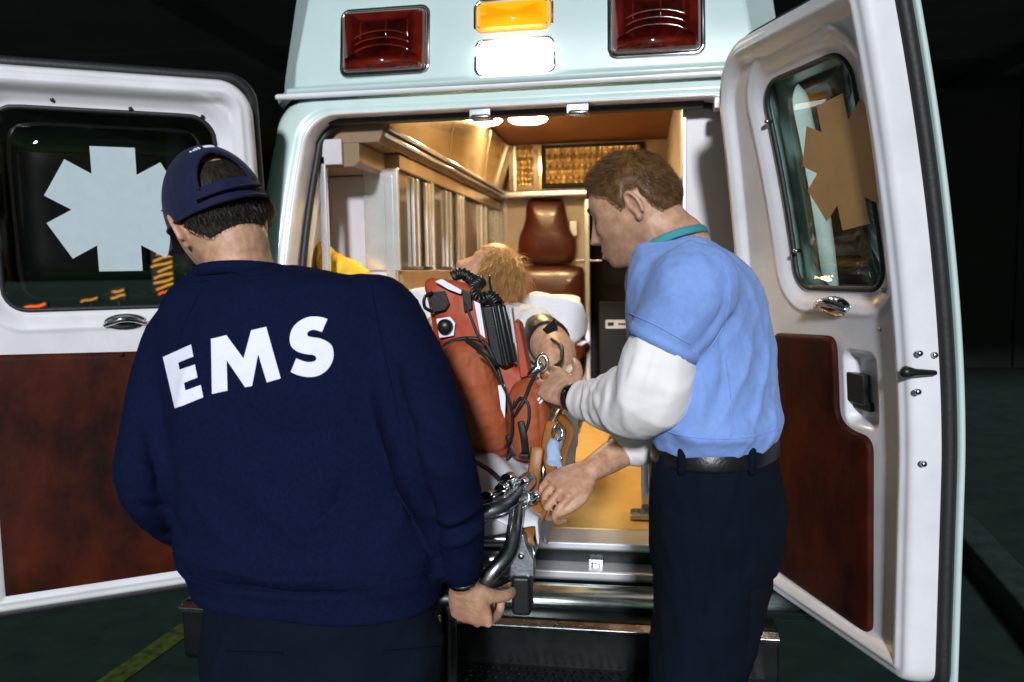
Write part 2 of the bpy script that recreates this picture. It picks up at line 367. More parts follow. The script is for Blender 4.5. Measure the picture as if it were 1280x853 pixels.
for x in (-13.5, -8.6, 13.6):
    obj('column', sweep([(x, 14.2, 0), (x, 14.2, CZ - .1)], .22, 20, caps='flat'), M['concrete'], canopy)
for x in (-13.5, 13.6):
    obj('column', sweep([(x, 1.0, 0), (x, 1.0, CZ + .05)], .22, 20, caps='flat'), M['concrete'], canopy)

# lit signs across the road, seen through the left rear-door window
def far_sign(px, py, wpx, hpx, Y, m, label, rows=1, slant=0.0):
    c = P(px, py, Y); s = MPP(Y, px); w = wpx * s; h = hpx * s
    e = empty('lit_sign', (c.x, c.y, 0), label, 'sign', 'lit signs across the road')
    obj('post', sweep([(c.x, c.y + .12, -.1), (c.x, c.y + .12, c.z)], .06, 10, caps='flat'), M['post'], e)
    obj('board', box(c.x - w * .55, c.x + w * .55, c.y + .02, c.y + .14, c.z - h * .6, c.z + h * .6), M['post'], e, bevel=.02)
    for i in range(rows):
        zz = c.z + h * (.5 - (i + .5) / rows)
        t0 = rng.uniform(0, .3) if rows > 1 else 0; t1 = rng.uniform(.65, 1) if rows > 1 else 1
        pts = [(c.x - w * .5 + w * t, c.y - .03, zz + slant * w * (t - .5) + .10 * h / rows * math.sin(t * 7 + i * 2.3)) for t in np.linspace(t0, t1, 14)]
        obj('tube_letter', sweep(pts, h / rows * .15, 8), m, e)
far_sign(207, 333, 34, 52, 26, M['neon'], 'tall orange neon sign of slanted lit lines across the road', 8, .25)
far_sign(44, 383, 26, 7, 24, M['neonred'], 'small red lit strip sign far across the road', 1, .15)
far_sign(146, 368, 20, 12, 27, M['neon'], 'squat amber lit sign with two lines across the road', 2, .2)
far_sign(112, 375, 20, 5, 25, M['neon'], 'thin amber lit strip sign across the road', 1, .2)
far_sign(208, 365, 18, 5, 25, M['neonred'], 'thin slanted red lit sign below the neon sign', 1, .3)

# ================================================================== ambulance
R = 2.45; CXA = -.42
AMB = empty('ambulance', (CXA, R + 1.5, 0), 'white ambulance with both rear doors open and lit interior', 'ambulance')
def lean(z): 
    t = np.clip((np.asarray(z, float) - 1.05) / 1.0, 0, 1.6); return .15 * t ** 1.7
def tumble(z):
    t = np.clip((np.asarray(z, float) - .9) / 1.15, 0, 1.4); return t ** 2.2
def outline(hw, hw_in, z0, z1, rad, nside=26, ncor=10, ntop=24):
    """half widths: hw at the belt, hw_in lost at the top; returns left side up, over, right side down as (x, z)"""
    pts = []; w = lambda z: hw - hw_in * float(tumble(z))
    for t in np.linspace(0, 1, nside): z = z0 + (z1 - rad - z0) * t; pts.append((-w(z), z))
    for a in np.linspace(0, math.pi / 2, ncor + 2)[1:-1]: pts.append((-w(z1 - rad) + rad * (1 - math.cos(a)), z1 - rad + rad * math.sin(a)))
    x1 = w(z1 - rad) - rad
    for t in np.linspace(-1, 1, ntop): pts.append((x1 * t, z1))
    right = [(-x, z) for x, z in reversed(pts[:nside + ncor])]
    return pts + right
inn = outline(.735, .085, .66, 2.018, .105); out_ = outline(.885, .085, .42, 2.105, .12)
inn = [(x * (1.10 if x > 0 else 1), z) for x, z in inn]; out_ = [(x * (1.17 if x > 0 else 1), z) for x, z in out_]
rows = []
for s, y in ((0, .16), (0, .03), (.0, .008), (.02, -.008), (.07, -.016), (.13, -.014), (.17, -.002), (.19, .012), (.23, .014), (.30, .004), (.42, .002), (.60, .004), (.78, .012), (.90, .03), (.97, .055), (1.0, .09), (1.0, .3), (1.0, 3.6)):
    rows.append([(CXA + a[0] * (1 - s) + b[0] * s, R + y + float(lean(a[1] * (1 - s) + b[1] * s)) * (1 if y < 1 else .9), a[1] * (1 - s) + b[1] * s) for a, b in zip(inn, out_)])
_V, _F = grid(rows); _n = len(inn)
_F = [f for f in _F if not (f[0] // _n >= len(rows) - 3 and 27 <= f[0] % _n <= _n - 29)]     # open under the roof cap
obj('body_shell', (_V, _F), M['body'], AMB)
# inner painted jamb band round the opening
rows = []
for s, y in ((-.005, .165), (-.005, .0), (.005, -.016), (.03, -.026), (.085, -.028), (.12, -.018), (.135, .003)):
    rows.append([(CXA + a[0] * (1 - s) + b[0] * s, R + y + float(lean(a[1] * (1 - s) + b[1] * s)), a[1] * (1 - s) + b[1] * s) for a, b in zip(inn, out_)])
obj('door_jamb', grid(rows), M['paint'], AMB)
obj('jamb_seal', sweep([(CXA + x * .985, R + .07 + float(lean(z)), z - (.006 if z > 1.95 else 0)) for x, z in inn], .013, 8, ref=(0, 1, 0)), M['rubber'], AMB)
# roof cap: loft of outlines, chamfered rear corners
def cap_ring(z, h1, h2, yr, yc):
    CXA = -.40
    return [(CXA - h1, R + 3.7, z), (CXA - h1, R + yc, z), (CXA - h2, R + yr, z), (CXA - h2 * .5, R + yr - .006, z), (CXA, R + yr - .01, z), (CXA + h2 * .5, R + yr - .006, z), (CXA + h2, R + yr, z), (CXA + h1, R + yc, z), (CXA + h1, R + 3.7, z)]
rows = [cap_ring(2.085, .855, .76, .165, .30), cap_ring(2.10, .86, .765, .135, .27), cap_ring(2.116, .86, .765, .135, .27), cap_ring(2.126, .855, .75, .170, .31), cap_ring(2.20, .855, .745, .176, .33),
        cap_ring(2.50, .815, .69, .22, .37), cap_ring(2.58, .76, .62, .29, .44), cap_ring(2.61, .55, .45, .45, .6), cap_ring(2.62, .1, .08, .9, 1.0)]
obj('roof_cap', grid(rows), M['cap'], AMB, bevel=.008, seg=3)
def capy(z): return R + .17 + (z - 2.13) * .14
# header rail with drip bead and two door catches under the cap
obj('header_trim', sweep([(CXA + x, R + .145, 2.092) for x in np.linspace(-.78, .78, 20)], .010, 10), M['paint'], AMB)
obj('header_seal', box(CXA - .62, CXA + .62, R + .17, R + .215, 2.000, 2.022), M['rubber'], AMB, bevel=.006)
for px in (600, 722):
    c = P(px, 134, R + .12)
    obj('door_catch', join(box(c.x - .035, c.x + .035, c.y - .01, c.y + .06, 1.985, 2.015), sweep([(c.x - .02, c.y - .012, 1.987), (c.x + .025, c.y - .012, 1.987)], .010, 8)), M['steel'], AMB, bevel=.004)
c = P(905, 128, R + .10)
obj('door_catch', join(box(c.x - .03, c.x + .03, c.y - .02, c.y + .04, c.z - .02, c.z + .012), sweep([(c.x, c.y - .01, c.z - .035), (c.x, c.y - .01, c.z + .01)], .008, 8)), M['paint'], AMB, bevel=.004)

# warning lamps on the roof cap
def lamp(px0, py0, px1, py1, name, lensmat, label, deep=.03, red=False):
    zc = P((px0 + px1) / 2, (py0 + py1) / 2, R + .2).z; Y = capy(zc)
    a = P(px0, py1, Y); b = P(px1, py0, Y); a2 = P(px0, py0, Y); b2 = P(px1, py1, Y)
    x0 = (a.x + a2.x) / 2; x1 = (b.x + b2.x) / 2; z0 = (a.z + b2.z) / 2; z1 = (a2.z + b.z) / 2
    def rr(e, y):
        r = .022; o = []
        for cx_, cz_, s0 in ((x1 - r, z1 - r, 0), (x0 + r, z1 - r, 90), (x0 + r, z0 + r, 180), (x1 - r, z0 + r, 270)):
            for a_ in np.linspace(s0, s0 + 90, 6):
                q = math.radians(a_); o.append((cx_ + (r + e) * math.cos(q), capy(cz_ + r * math.sin(q)) + y, cz_ + (r + e) * math.sin(q)))
        return o
    bz = grid([rr(.012, .02), rr(.012, -.006), rr(.008, -.012), rr(-.002, -.012), rr(-.004, .0)], closed_u=True)
    base = obj(name, bz, M['chrome'], AMB); base['label'] = label
    lens = obj('lens', grid([rr(-.003, .006), rr(-.003, -.012), rr(-.006, -.012 - deep * .5), rr(-.014, -.012 - deep * .85), rr(-.03, -.012 - deep), rr(-.045, -.012 - deep * 1.03), [(x0 * .5 + x1 * .5, capy(z0 * .5 + z1 * .5) - .012 - deep * 1.05, z0 * .5 + z1 * .5)] * 24], closed_u=True), lensmat, base)
    for xx in (x0 + .016, x1 - .016):
        for zz in (z0 + .016, z1 - .016):
            obj('screw', hexbolt((xx, capy(zz) - .012 - deep * .55, zz), (0, -1, 0), .006, .006), M['chrome'], base)
    if red:    # reflector bowl and moulded ridges behind the red lens face
        cxx = (x0 + x1) / 2; czz = (z0 + z1) / 2; w = (x1 - x0) / 2; h = (z1 - z0) / 2
        for k in range(3):
            zz = czz - h * .55 + k * h * .22
            obj('lens_ridge', sweep([(cxx + w * .7 * math.cos(t), capy(zz) - .012 - deep * 1.02 , zz + h * .35 * math.sin(t)) for t in np.linspace(.15 * math.pi, .85 * math.pi, 14)], .0035, 6), M['redlens'], base)
        for dx in (-.25, .05, .3):
            obj('lens_ridge', sweep([(cxx + dx * w * 2, capy(czz + h * .1) - .012 - deep, czz + h * .05), (cxx + dx * w * 2, capy(czz + h * .6) - .012 - deep * .98, czz + h * .55)], .003, 6), M['redlens'], base)
    return base
lamp(430, 12, 535, 94, 'warning_lamp', M['redlens'], 'unlit dark red warning lamp above the opening, further from the right door', red=True)
lamp(763, -14, 877, 70, 'warning_lamp', M['redlens'], 'unlit dark red warning lamp above the opening, beside the right door', red=True)
lamp(596, 1, 689, 42, 'warning_lamp', M['amberlens'], 'lit amber warning lamp above the white one')
lamp(597, 51, 691, 93, 'warning_lamp', M['whitelens'], 'lit white lamp below the amber one')

# ---------------------------------------------------------------- rear doors
def sstep(a, b, x): t = np.clip((x - a) / (b - a), 0, 1); return t * t * (3 - 2 * t)
def rsdf(dl, dr, db, dt, r):
    """inside distance of a rounded box from the four side distances; r = radii (bl, br, tr, tl)"""
    d = np.minimum(np.minimum(dl, dr), np.minimum(db, dt))
    for a, b, q in ((dl, db, r[0]), (dr, db, r[1]), (dr, dt, r[2]), (dl, dt, r[3])):
        c = (a < q) & (b < q); d = np.where(c, np.minimum(d, q - np.hypot(q - a, q - b)), d)
    return d
class Door:
    def __init__(s, side, hx, ang, W, zb, zt, D=.10, tum=.10, rc=.17):
        s.rc = rc
        a = math.radians(ang); s.side = side; s.H = np.array((hx, R + .03, 0.0)); s.W, s.zb, s.zt, s.D, s.tum = W, zb, zt, D, tum
        if side < 0: s.U = np.array((math.cos(a), -math.sin(a), 0)); s.N = np.array((math.sin(a), math.cos(a), 0))
        else: s.U = np.array((-math.cos(a), -math.sin(a), 0)); s.N = np.array((-math.sin(a), math.cos(a), 0))
    def w(s, u, z, d):
        u = np.asarray(u, float); z = np.asarray(z, float); d = np.asarray(d, float) + lean(z) * 1.0
        return s.H + u[..., None] * s.U + d[..., None] * s.N + z[..., None] * np.array((0, 0, 1.0))
    def pt(s, u, z, d): return tuple(s.w(np.array(u), np.array(z), np.array(d)))
    def uz(s, px, py, d):
        z = 1.3
        for _ in range(8):
            p0 = s.H + s.N * (d + float(lean(z))); r = np.array(ray(px, py)); c = np.array(CAMP)
            q = c + r * (np.dot(p0 - c, s.N) / np.dot(r, s.N)); z = q[2]
        return float(np.dot(q - s.H, s.U)), float(z)
    def uh(s, z): return s.tum * tumble(z)
def build_door(dr, win, radw, panel_poly, label, starm, starc, starR, starlab, recess=None, fieldlow=.018, reveal=False):
    """win: ((u0 at bottom, u0 at top), u1, z0, z1)"""
    W, zb, zt, D = dr.W, dr.zb, dr.zt, dr.D
    us = np.linspace(-.02, W + .005, 240); zs = np.linspace(zb - .01, zt + .01, 420)
    Ug, Zg = np.meshgrid(us, zs)
    def osdf(u, z, e=0): return rsdf(u - dr.uh(z) + e, W - u + e, z - zb + e, zt - z + e, (.06, .05, .07, dr.rc))
    def wsdf(u, z):
        t = np.clip((z - win[2]) / (win[3] - win[2]), 0, 1); ul = win[0][0] + (win[0][1] - win[0][0]) * t ** 1.6; uu = win[1][0] + (win[1][1] - win[1][0]) * t
        return rsdf(u - ul, uu - u, z - win[2], win[3] - z, radw)
    e = osdf(Ug, Zg); ws = wsdf(Ug, Zg)
    d = D * (1 - (1 - sstep(-.002, .03, e)) ** 1.0)
    d = np.where(e < .03, D * np.sqrt(np.clip(1 - (1 - np.clip(e, 0, .03) / .03) ** 2.6, 0, 1)), D)
    d = d - fieldlow * sstep(.055, .078, e) + .006 * np.exp(-((e - .045) / .008) ** 2)      # pressed step inside the rim
    d = d - .016 * sstep(-.050, -.012, ws) + .004 * np.exp(-((ws + .058) / .008) ** 2)      # window surround
    if recess is not None:
        (ru0, ru1, rz0, rz1), dep = recess; rs = rsdf(Ug - ru0, ru1 - Ug, Zg - rz0, rz1 - Zg, (.03,) * 4); d = d - dep * sstep(0, .025, rs)
    keep = (e > -.002) & (ws < .005)
    d = np.where(e < 0, 0, d)
    V = dr.w(Ug, Zg, d); idx = -np.ones(Ug.shape, int); n = 0; verts = []; faces = []
    fk = keep[:-1, :-1] & keep[1:, :-1] & keep[:-1, 1:] & keep[1:, 1:]
    used = np.zeros(Ug.shape, bool)
    used[:-1, :-1] |= fk; used[1:, :-1] |= fk; used[:-1, 1:] |= fk; used[1:, 1:] |= fk
    idx[used] = np.arange(used.sum()); verts = V[used]
    ii, jj = np.nonzero(fk); Q = np.stack([idx[ii, jj], idx[ii, jj + 1], idx[ii + 1, jj + 1], idx[ii + 1, jj]], 1)
    if dr.side < 0: Q = Q[:, ::-1]
    door = obj('rear_door', (verts, Q), M['paint'], AMB); door['label'] = label
    # outer skin with its own thickness
    rows = []
    def edge(t):   # perimeter of the outer skin
        pass
    per = []
    r0 = dr.rc * .76; g_ = .016
    for z in np.linspace(zb - g_ + .04, zt + g_ - r0, 40): per.append((float(dr.uh(z)) - g_, z))
    uq = float(dr.uh(zt + g_ - r0)) - g_
    for a in np.linspace(0, math.pi / 2, 10)[1:]: per.append((uq + r0 * (1 - math.cos(a)), zt + g_ - r0 + r0 * math.sin(a)))
    for u in np.linspace(uq + r0, W + g_ - .04, 16)[1:]: per.append((u, zt + g_))
    for a in np.linspace(0, math.pi / 2, 5)[1:]: per.append((W + g_ - .04 + .04 * math.sin(a), zt + g_ - .04 + .04 * math.cos(a)))
    for z in np.linspace(zt + g_ - .04, zb - g_ + .04, 44)[1:]: per.append((W + g_, z))
    for a in np.linspace(0, math.pi / 2, 5)[1:]: per.append((W + g_ - .04 + .04 * math.cos(a), zb - g_ + .04 - .04 * math.sin(a)))
    for u in np.linspace(W + g_ - .04, uq * 0 + .02, 16)[1:]: per.append((u, zb - g_))
    per.append((float(dr.uh(zb)) - g_ + .01, zb - g_ + .012))
    pu = np.array([p[0] for p in per]); pz = np.array([p[1] for p in per])
    wz0, wz1 = win[2], win[3]
    cu, cz = (win[0][0] + win[1][0]) / 2 + .02, (wz0 + wz1) / 2
    wn_ = []
    for p in per:      # matching ring round the window: march from the window centre
        th = math.atan2(p[1] - cz, p[0] - cu); rr_ = .05
        rs = []
        for lim in (-.002, -.040):
            lo, hi = .02, 1.2
            for _ in range(26):
                mid = (lo + hi) / 2
                if wsdf(np.array(cu + mid * math.cos(th)), np.array(cz + mid * math.sin(th))) > lim: lo = mid
                else: hi = mid
            rs.append(lo)
        wn_.append((cu + rs[0] * math.cos(th), cz + rs[0] * math.sin(th), cu + rs[1] * math.cos(th), cz + rs[1] * math.sin(th)))
    wu = np.array([p[0] for p in wn_]); wz = np.array([p[1] for p in wn_]); wu2 = np.array([p[2] for p in wn_]); wz2 = np.array([p[3] for p in wn_])
    if reveal: wu2, wz2 = wu, wz
    rws = []
    for s, dd in ((0, .004), (0, -.002), (.05, -.008), (.3, -.010), (.6, -.010), (.9, -.008), (.97, -.005), (1, 0.0), (1, .008), (.965, .010), (.9, .010)):
        rws.append([tuple(q) for q in dr.w(wu2 * (1 - s) + pu * s, wz2 * (1 - s) + pz * s, np.full(len(pu), dd))])
    obj('outer_skin', grid(rws, closed_u=True), M['body'], door)
    if reveal:
        obj('window_reveal', grid([[tuple(q) for q in dr.w(wu, wz, np.full(len(wu), dd))] for dd in (D - fieldlow - .024, .05, .02, .0)], closed_u=True), M['body'], door)
    # weatherstrip between shell and skin
    gs = dr.w(pu * .985 + (W / 2) * .015 - np.sign(pu - W / 2) * .012, pz - np.sign(pz - (zt + zb) / 2) * .010, np.full(len(pu), .026))
    obj('weatherstrip', sweep(gs, .017, 8, ref=tuple(dr.N), closed=True), M['rubber'], door)
    # glass, its black seal, star decal
    k_ = [i for i in range(0, len(wu), 1)]
    gv = dr.w(wu, wz, np.full(len(wu), D - fieldlow - .022)); gc = dr.w(np.array([cu]), np.array([cz]), np.array([D - fieldlow - .022]))
    rr = [[gc[0] * (1 - s) + p * s for p in gv] for s in (.001, .5, 1)] + [[gc[0] * (1 - s) + p * s - dr.N * .005 for p in gv] for s in (1, .5, .001)]
    def onarc(rows_):    # keep the pane on the curve of the door
        return rows_
    win_o = obj('window_glass', grid(rr, closed_u=True), M['winglass'], door)
    sl = dr.w(wu, wz, np.full(len(wu), D - fieldlow - .017)); obj('window_seal', sweep(sl, .0068, 8, ref=tuple(dr.N), closed=True), M['rubber'], door)
    # six-armed star
    def flat_on_glass(u, z, off):
        q = dr.w(np.array([u]), np.array([z]), np.array([D - fieldlow - .022 + off]))[0]
        # the pane is a cone to its centre: take the straight pane height
        zt_ = (z - wz.min()) / (wz.max() - wz.min()); l0 = float(lean(wz.min())); l1 = float(lean(wz.max()))
        return dr.H + u * dr.U + z * np.array((0, 0, 1.)) + dr.N * (D - fieldlow - .022 + off + l0 * (1 - zt_) + l1 * zt_)
    star = []
    wA = starR[1]
    for k in range(6):
        a = math.radians(90 - 60 * k + starR[2])
        dx, dz = math.cos(a), math.sin(a); nx, nz = -dz, dx
        star.append((starc[0] + starR[0] * dx + wA * nx, starc[1] + starR[0] * dz + wA * nz))
        star.append((starc[0] + starR[0] * dx - wA * nx, starc[1] + starR[0] * dz - wA * nz))
        b = math.radians(60 - 60 * k + starR[2]); rin = wA / math.sin(math.radians(30))
        star.append((starc[0] + rin * math.cos(b), starc[1] + rin * math.sin(b)))
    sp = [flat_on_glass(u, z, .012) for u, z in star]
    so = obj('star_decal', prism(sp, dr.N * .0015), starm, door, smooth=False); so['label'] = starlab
    # padded vinyl panel
    pp = [dr.pt(u, z, D - fieldlow + .003) for u, z in panel_poly]
    o = catmull_poly(panel_poly, .035); c0 = np.mean(np.array(o), 0); rws = []
    for s, dd in ((1, .0), (1, .008), (.985, .014), (.95, .016), (.6, .018), (.3, .018), (.01, .018)):
        rws.append([tuple(dr.w(np.array(c0[0] + (p[0] - c0[0]) * s), np.array(c0[1] + (p[1] - c0[1]) * s), np.array(D - fieldlow - .001 + dd))) for p in o])
    tp = obj('trim_panel', grid(rws, closed_u=True), M['vinyl'], door); tp['label'] = 'marbled red brown vinyl panel inside the rear door'
    return door
def catmull_poly(poly, r):
    """polygon with rounded corners"""
    out = []; n = len(poly)
    for i in range(n):
        a, b, c = np.array(poly[i - 1]), np.array(poly[i]), np.array(poly[(i + 1) % n])
        p = b + unit(a - b) * min(r, .45 * np.linalg.norm(a - b)); q = b + unit(c - b) * min(r, .45 * np.linalg.norm(c - b))
        for t in np.linspace(0, 1, 6): out.append((1 - t) ** 2 * p + 2 * t * (1 - t) * b + t * t * q)
        nx = np.array(poly[(i + 1) % n]); e = nx + unit(b - nx) * min(r, .45 * np.linalg.norm(nx - b))
        for t in np.linspace(0, 1, 6)[1:-1]: out.append(q * (1 - t) + e * t)
    return out

# left door
DL = Door(-1, -1.215, 148, .84, .515, 2.075, D=.085, tum=.035, rc=.10)
dI = DL.D - .018
w0 = DL.uz(277, 375, dI); w1 = DL.uz(272, 160, dI); w2 = DL.uz(-4, 300, dI); w3 = DL.uz(20, 388, dI); w4 = DL.uz(150, 140, dI)
wl = ((w0[0], w1[0] + .01), (w2[0], w2[0] - .005), w3[1], w4[1])
pt_ = DL.uz(100, 438, dI); pb_ = DL.uz(0, 757, dI); pb2 = DL.uz(220, 712, dI)
LD = build_door(DL, wl, (.06, .06, .07, .07), [(.10, pt_[1] - .02), (.825, pt_[1]), (.825, pb_[1] + .005), (.06, pb2[1] - .01)], 'left rear door swung wide open, star decal on its window', M['decal_w'], DL.uz(146, 263, dI), (.176, .058, 0), 'pale frosted six armed star on the left door window', fieldlow=.018)
# right door
DRR = Door(1, .385, 112.5, .74, .575, 2.085, D=.105, tum=.10)
dI = DRR.D - .018
a0 = DRR.uz(1003, 352, dI - .03); a1 = DRR.uz(962, 118, dI - .03); a2 = DRR.uz(1111, 340, dI - .03); a3 = DRR.uz(1068, 75, dI - .03); a4 = DRR.uz(1060, 360, dI - .03)
wr = ((a0[0], a1[0]), (a2[0], a3[0]), a4[1], (a1[1] + a3[1]) / 2 + .02)
pc = [DRR.uz(*p, dI) for p in ((969, 416), (1046, 420), (1050, 520), (1062, 536), (1092, 548), (1092, 796), (968, 708))]
q0 = DRR.uz(1056, 440, dI); q1 = DRR.uz(1092, 535, dI)
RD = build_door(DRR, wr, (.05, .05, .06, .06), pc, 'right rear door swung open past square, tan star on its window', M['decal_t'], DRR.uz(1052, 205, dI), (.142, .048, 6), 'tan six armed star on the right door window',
                reveal=True, recess=((q0[0] - .01, q1[0] + .02, q1[1] - .01, q0[1] + .01), .03))
print('DOORS', wl, wr, pc, q0, q1)
# hardware: latch handles, screws, striker
def chrome_latch(dr, u, z, d, door, sx=1):
    pl = []
    for a in np.linspace(0, 2 * math.pi, 24, endpoint=False): pl.append(dr.pt(u + .060 * math.cos(a), z + .026 * math.sin(a), d - .002))
    hp = obj('door_handle', inflate(pl[::2], dr.N, .014, .004, k=2), M['chrome'], door)
    obj('handle_grip', sweep([dr.pt(u - .055 * sx + .11 * t * sx, z - .006 + .018 * math.sin(t * 3), d + .012 + .02 * math.sin(t * math.pi)) for t in np.linspace(0, 1, 9)], [.007, .009, .010, .010, .010, .010, .009, .009, .008], 8), M['chrome'], door)
    obj('handle_cup', inflate([dr.pt(u + .035 * math.cos(a), z + .004 + .014 * math.sin(a), d + .012) for a in np.linspace(0, 2 * math.pi, 10, endpoint=False)], dr.N, .003, .002, k=2), M['blackplastic'], door)
dl = DL.D - .018
u, z = DL.uz(157, 403, dl); chrome_latch(DL, u, z, dl, LD, -1)
u, z = DRR.uz(1043, 384, DRR.D - .018); chrome_latch(DRR, u, z, DRR.D - .018, RD, 1)
for px, py in ((65, 125), (163, 136), (253, 146)):
    u, z = DL.uz(px, py, dl - .012); obj('screw', hexbolt(DL.pt(u, z, dl - .013), DL.N, .0055, .006), M['blackplastic'], LD)
u, z = DL.uz(152, 443, dl); obj('screw', hexbolt(DL.pt(u, z, dl + .016), DL.N, .007, .004), M['vinyl'], LD)
for px, py in ((958, 152), (994, 314), (1101, 412), (1105, 103), (1103, 363)):
    u, z = DRR.uz(px, py, DRR.D - .02); obj('screw', hexbolt(DRR.pt(u, z, DRR.D - .03), DRR.N, .006, .014), M['steel'], RD)
# paddle handle in the recess of the right door
u, z = DRR.uz(1076, 486, DRR.D - .045); dd = DRR.D - .018
hb = join(prism([DRR.pt(u - .045, z + .04, dd - .026), DRR.pt(u + .04, z + .038, dd - .026), DRR.pt(u + .04, z - .035, dd - .026), DRR.pt(u - .05, z - .03, dd - .026)], DRR.N * .022),
          prism([DRR.pt(u - .03, z - .028, dd - .03), DRR.pt(u + .045, z - .028, dd - .03), DRR.pt(u + .045, z - .05, dd - .03), DRR.pt(u - .025, z - .048, dd - .03)], DRR.N * .016))
obj('paddle_handle', hb, M['blackplastic'], RD, smooth=False, bevel=.004)
# bolts and rubber stop on the free edge of the right door
def on_edge(px, py):
    z = 1.2
    for _ in range(6):
        p0 = DRR.H + DRR.U * (DRR.W - .0); r = np.array(ray(px, py)); c = np.array(CAMP)
        q = c + r * (np.dot(p0 - c, DRR.U) / np.dot(r, DRR.U))
    return q
for px, py in ((1149, 442), (1168, 444), (1147, 490), (1154, 580)):
    obj('edge_bolt', hexbolt(on_edge(px, py), DRR.U, .0065, .006), M['steel'], RD)
e0 = on_edge(1131, 465); e1 = on_edge(1166, 466)
obj('striker_slot', sweep([e0 + DRR.U * .004, e0 * .7 + e1 * .3 + DRR.U * .006, e1 + DRR.U * .004], [.013, .008, .006], 10), M['blackplastic'], RD)
# hinges
for dr, dm in ((DL, LD), (DRR, RD)):
    for z in (.85, 1.25):
        obj('hinge', sweep([dr.H + np.array((0, -.005, z)) - dr.N * .02, dr.H + np.array((0, -.005, z + .09)) - dr.N * .02], .014, 10, caps='flat'), M['steel'], dm)

# ---------------------------------------------------------------- sill, step bumper
def extr(name, prof, m, x0=CXA - .80, x1=CXA + .80, bevel=.0, smooth=False):
    n = len(prof); V = [(x0, y, z) for y, z in prof] + [(x1, y, z) for y, z in prof]
    return obj(name, (V, [tuple(range(n)), tuple(reversed(range(n, 2 * n)))] + [(i, i + n, (i + 1) % n + n, (i + 1) % n) for i in range(n)]), m, AMB, smooth=smooth, bevel=bevel)
ze = .66
extr('sill_plate', [(2.405, ze - .002), (2.56, ze + .002), (2.56, ze - .03), (2.43, ze - .035), (2.405, ze - .022)], M['alu'], bevel=.004)
extr('sill_riser', [(2.44, ze - .03), (2.56, ze - .03), (2.56, ze - .09), (2.44, ze - .09)], M['checker'], bevel=.004)
extr('step_rail', [(2.365, ze - .078), (2.45, ze - .075), (2.45, ze - .105), (2.38, ze - .112), (2.365, ze - .10)], M['alu'], bevel=.005)
extr('step_back', [(2.40, ze - .10), (2.56, ze - .10), (2.56, ze - .34), (2.40, ze - .34)], M['checker'], bevel=.004)
c = P(745, 705, 2.43)
obj('sill_latch', join(box(c.x - .025, c.x + .025, 2.415, 2.445, c.z - .02, c.z + .02), box(c.x - .013, c.x + .013, 2.405, 2.42, c.z - .03, c.z + .01)), M['steel'], AMB, bevel=.005)
cb = [(2.24 + .055 * math.cos(a), .555 + .032 * math.sin(a)) for a in np.linspace(0, 2 * math.pi, 22, endpoint=False)]
extr('chrome_bumper_tube', cb, M['bumper'], CXA - .92, CXA + .90, smooth=True)
extr('bumper_face', [(2.115, .515), (2.13, .535), (2.395, .535), (2.395, .35), (2.135, .35), (2.115, .37)], M['checker'], CXA - .93, CXA + .78, bevel=.006)
extr('bumper_lip', [(2.095, .525), (2.128, .532), (2.128, .508), (2.10, .510)], M['steel'], CXA - .93, CXA + .78, bevel=.003)
step = extr('tread_step', [(1.90, .405), (2.12, .405), (2.12, .37), (1.90, .37)], M['checker'], CXA - .75, CXA + .75, bevel=.006)
tread = []
for i in range(58):
    for j in range(8):
        x = CXA - .72 + i * .0252; y = 1.915 + j * .0255; s = 1 if (i + j) % 2 else -1
        tread.append(ellipsoid((x, y, .405), (.011, .0035, .003), 8, 4, Matrix.Rotation(s * .785, 3, 'Z')))
to = obj('tread_ridges', join(*tread), M['checker'], step); to['kind'] = 'stuff'
for sx in (-1, 1):
    obj('tail_lamp', box(CXA + sx * .80 - .05, CXA + sx * .80 + .05, 2.44, 2.50, .78, .98), M['redlens'], AMB, bevel=.012)
    w_ = CXA + sx * .78
    for yy in (R + .75, R + 3.1):
        wh = obj('wheel', sweep([(w_ - .11, yy, .36), (w_ - .10, yy, .36), (w_ + .10, yy, .36), (w_ + .11, yy, .36)], [.33, .36, .36, .33], 36, caps='flat'), M['rubber'], AMB, bevel=.02)
        obj('rim', sweep([(w_ + sx * .08, yy, .36), (w_ + sx * .118, yy, .36)], [.21, .19], 28, caps='flat'), M['steel'], wh)
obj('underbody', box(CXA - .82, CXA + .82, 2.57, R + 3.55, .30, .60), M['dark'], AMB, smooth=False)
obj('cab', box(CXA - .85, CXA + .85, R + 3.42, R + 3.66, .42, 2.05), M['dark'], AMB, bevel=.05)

# ---------------------------------------------------------------- interior
YB = 5.2; ZC = 2.29
def ibox(name, *b, m='tan', bevel=.004, parent=None): return obj(name, box(*b), M[m], parent or AMB, smooth=False, bevel=bevel)
ibox('floor_panel', -1.19, .404, 2.53, YB, .60, .664, m='amberfloor')
ibox('ceiling_panel', -1.15, .33, 2.72, YB, ZC, ZC + .03, m='headliner')
ibox('side_wall', -1.20, -1.16, 2.66, YB, .62, 2.06, m='lilac')
ibox('side_wall', .405, .43, 2.80, YB, .62, 2.10, m='tan')
# bulkhead with walk-through doorway
ibox('bulkhead', -1.19, -.335, YB, YB + .05, .62, ZC, m='tan')
ibox('bulkhead', -.335, .36, YB, YB + .05, 1.97, ZC, m='tan')
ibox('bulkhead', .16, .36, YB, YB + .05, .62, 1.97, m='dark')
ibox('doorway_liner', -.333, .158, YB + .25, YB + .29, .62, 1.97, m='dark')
ibox('bulkhead_trim', -.352, -.318, YB - .03, YB + .01, .66, 1.95, m='alu_y', bevel=.006)
ibox('bulkhead_trim', -.86, -.24, YB - .012, YB + .01, 1.545, 1.558, m='alu_y', bevel=.003)
for x0 in (-.86,):
    ibox('bulkhead_trim', -.872, -.856, YB - .012, YB + .01, .66, 1.95, m='alu_y', bevel=.003)
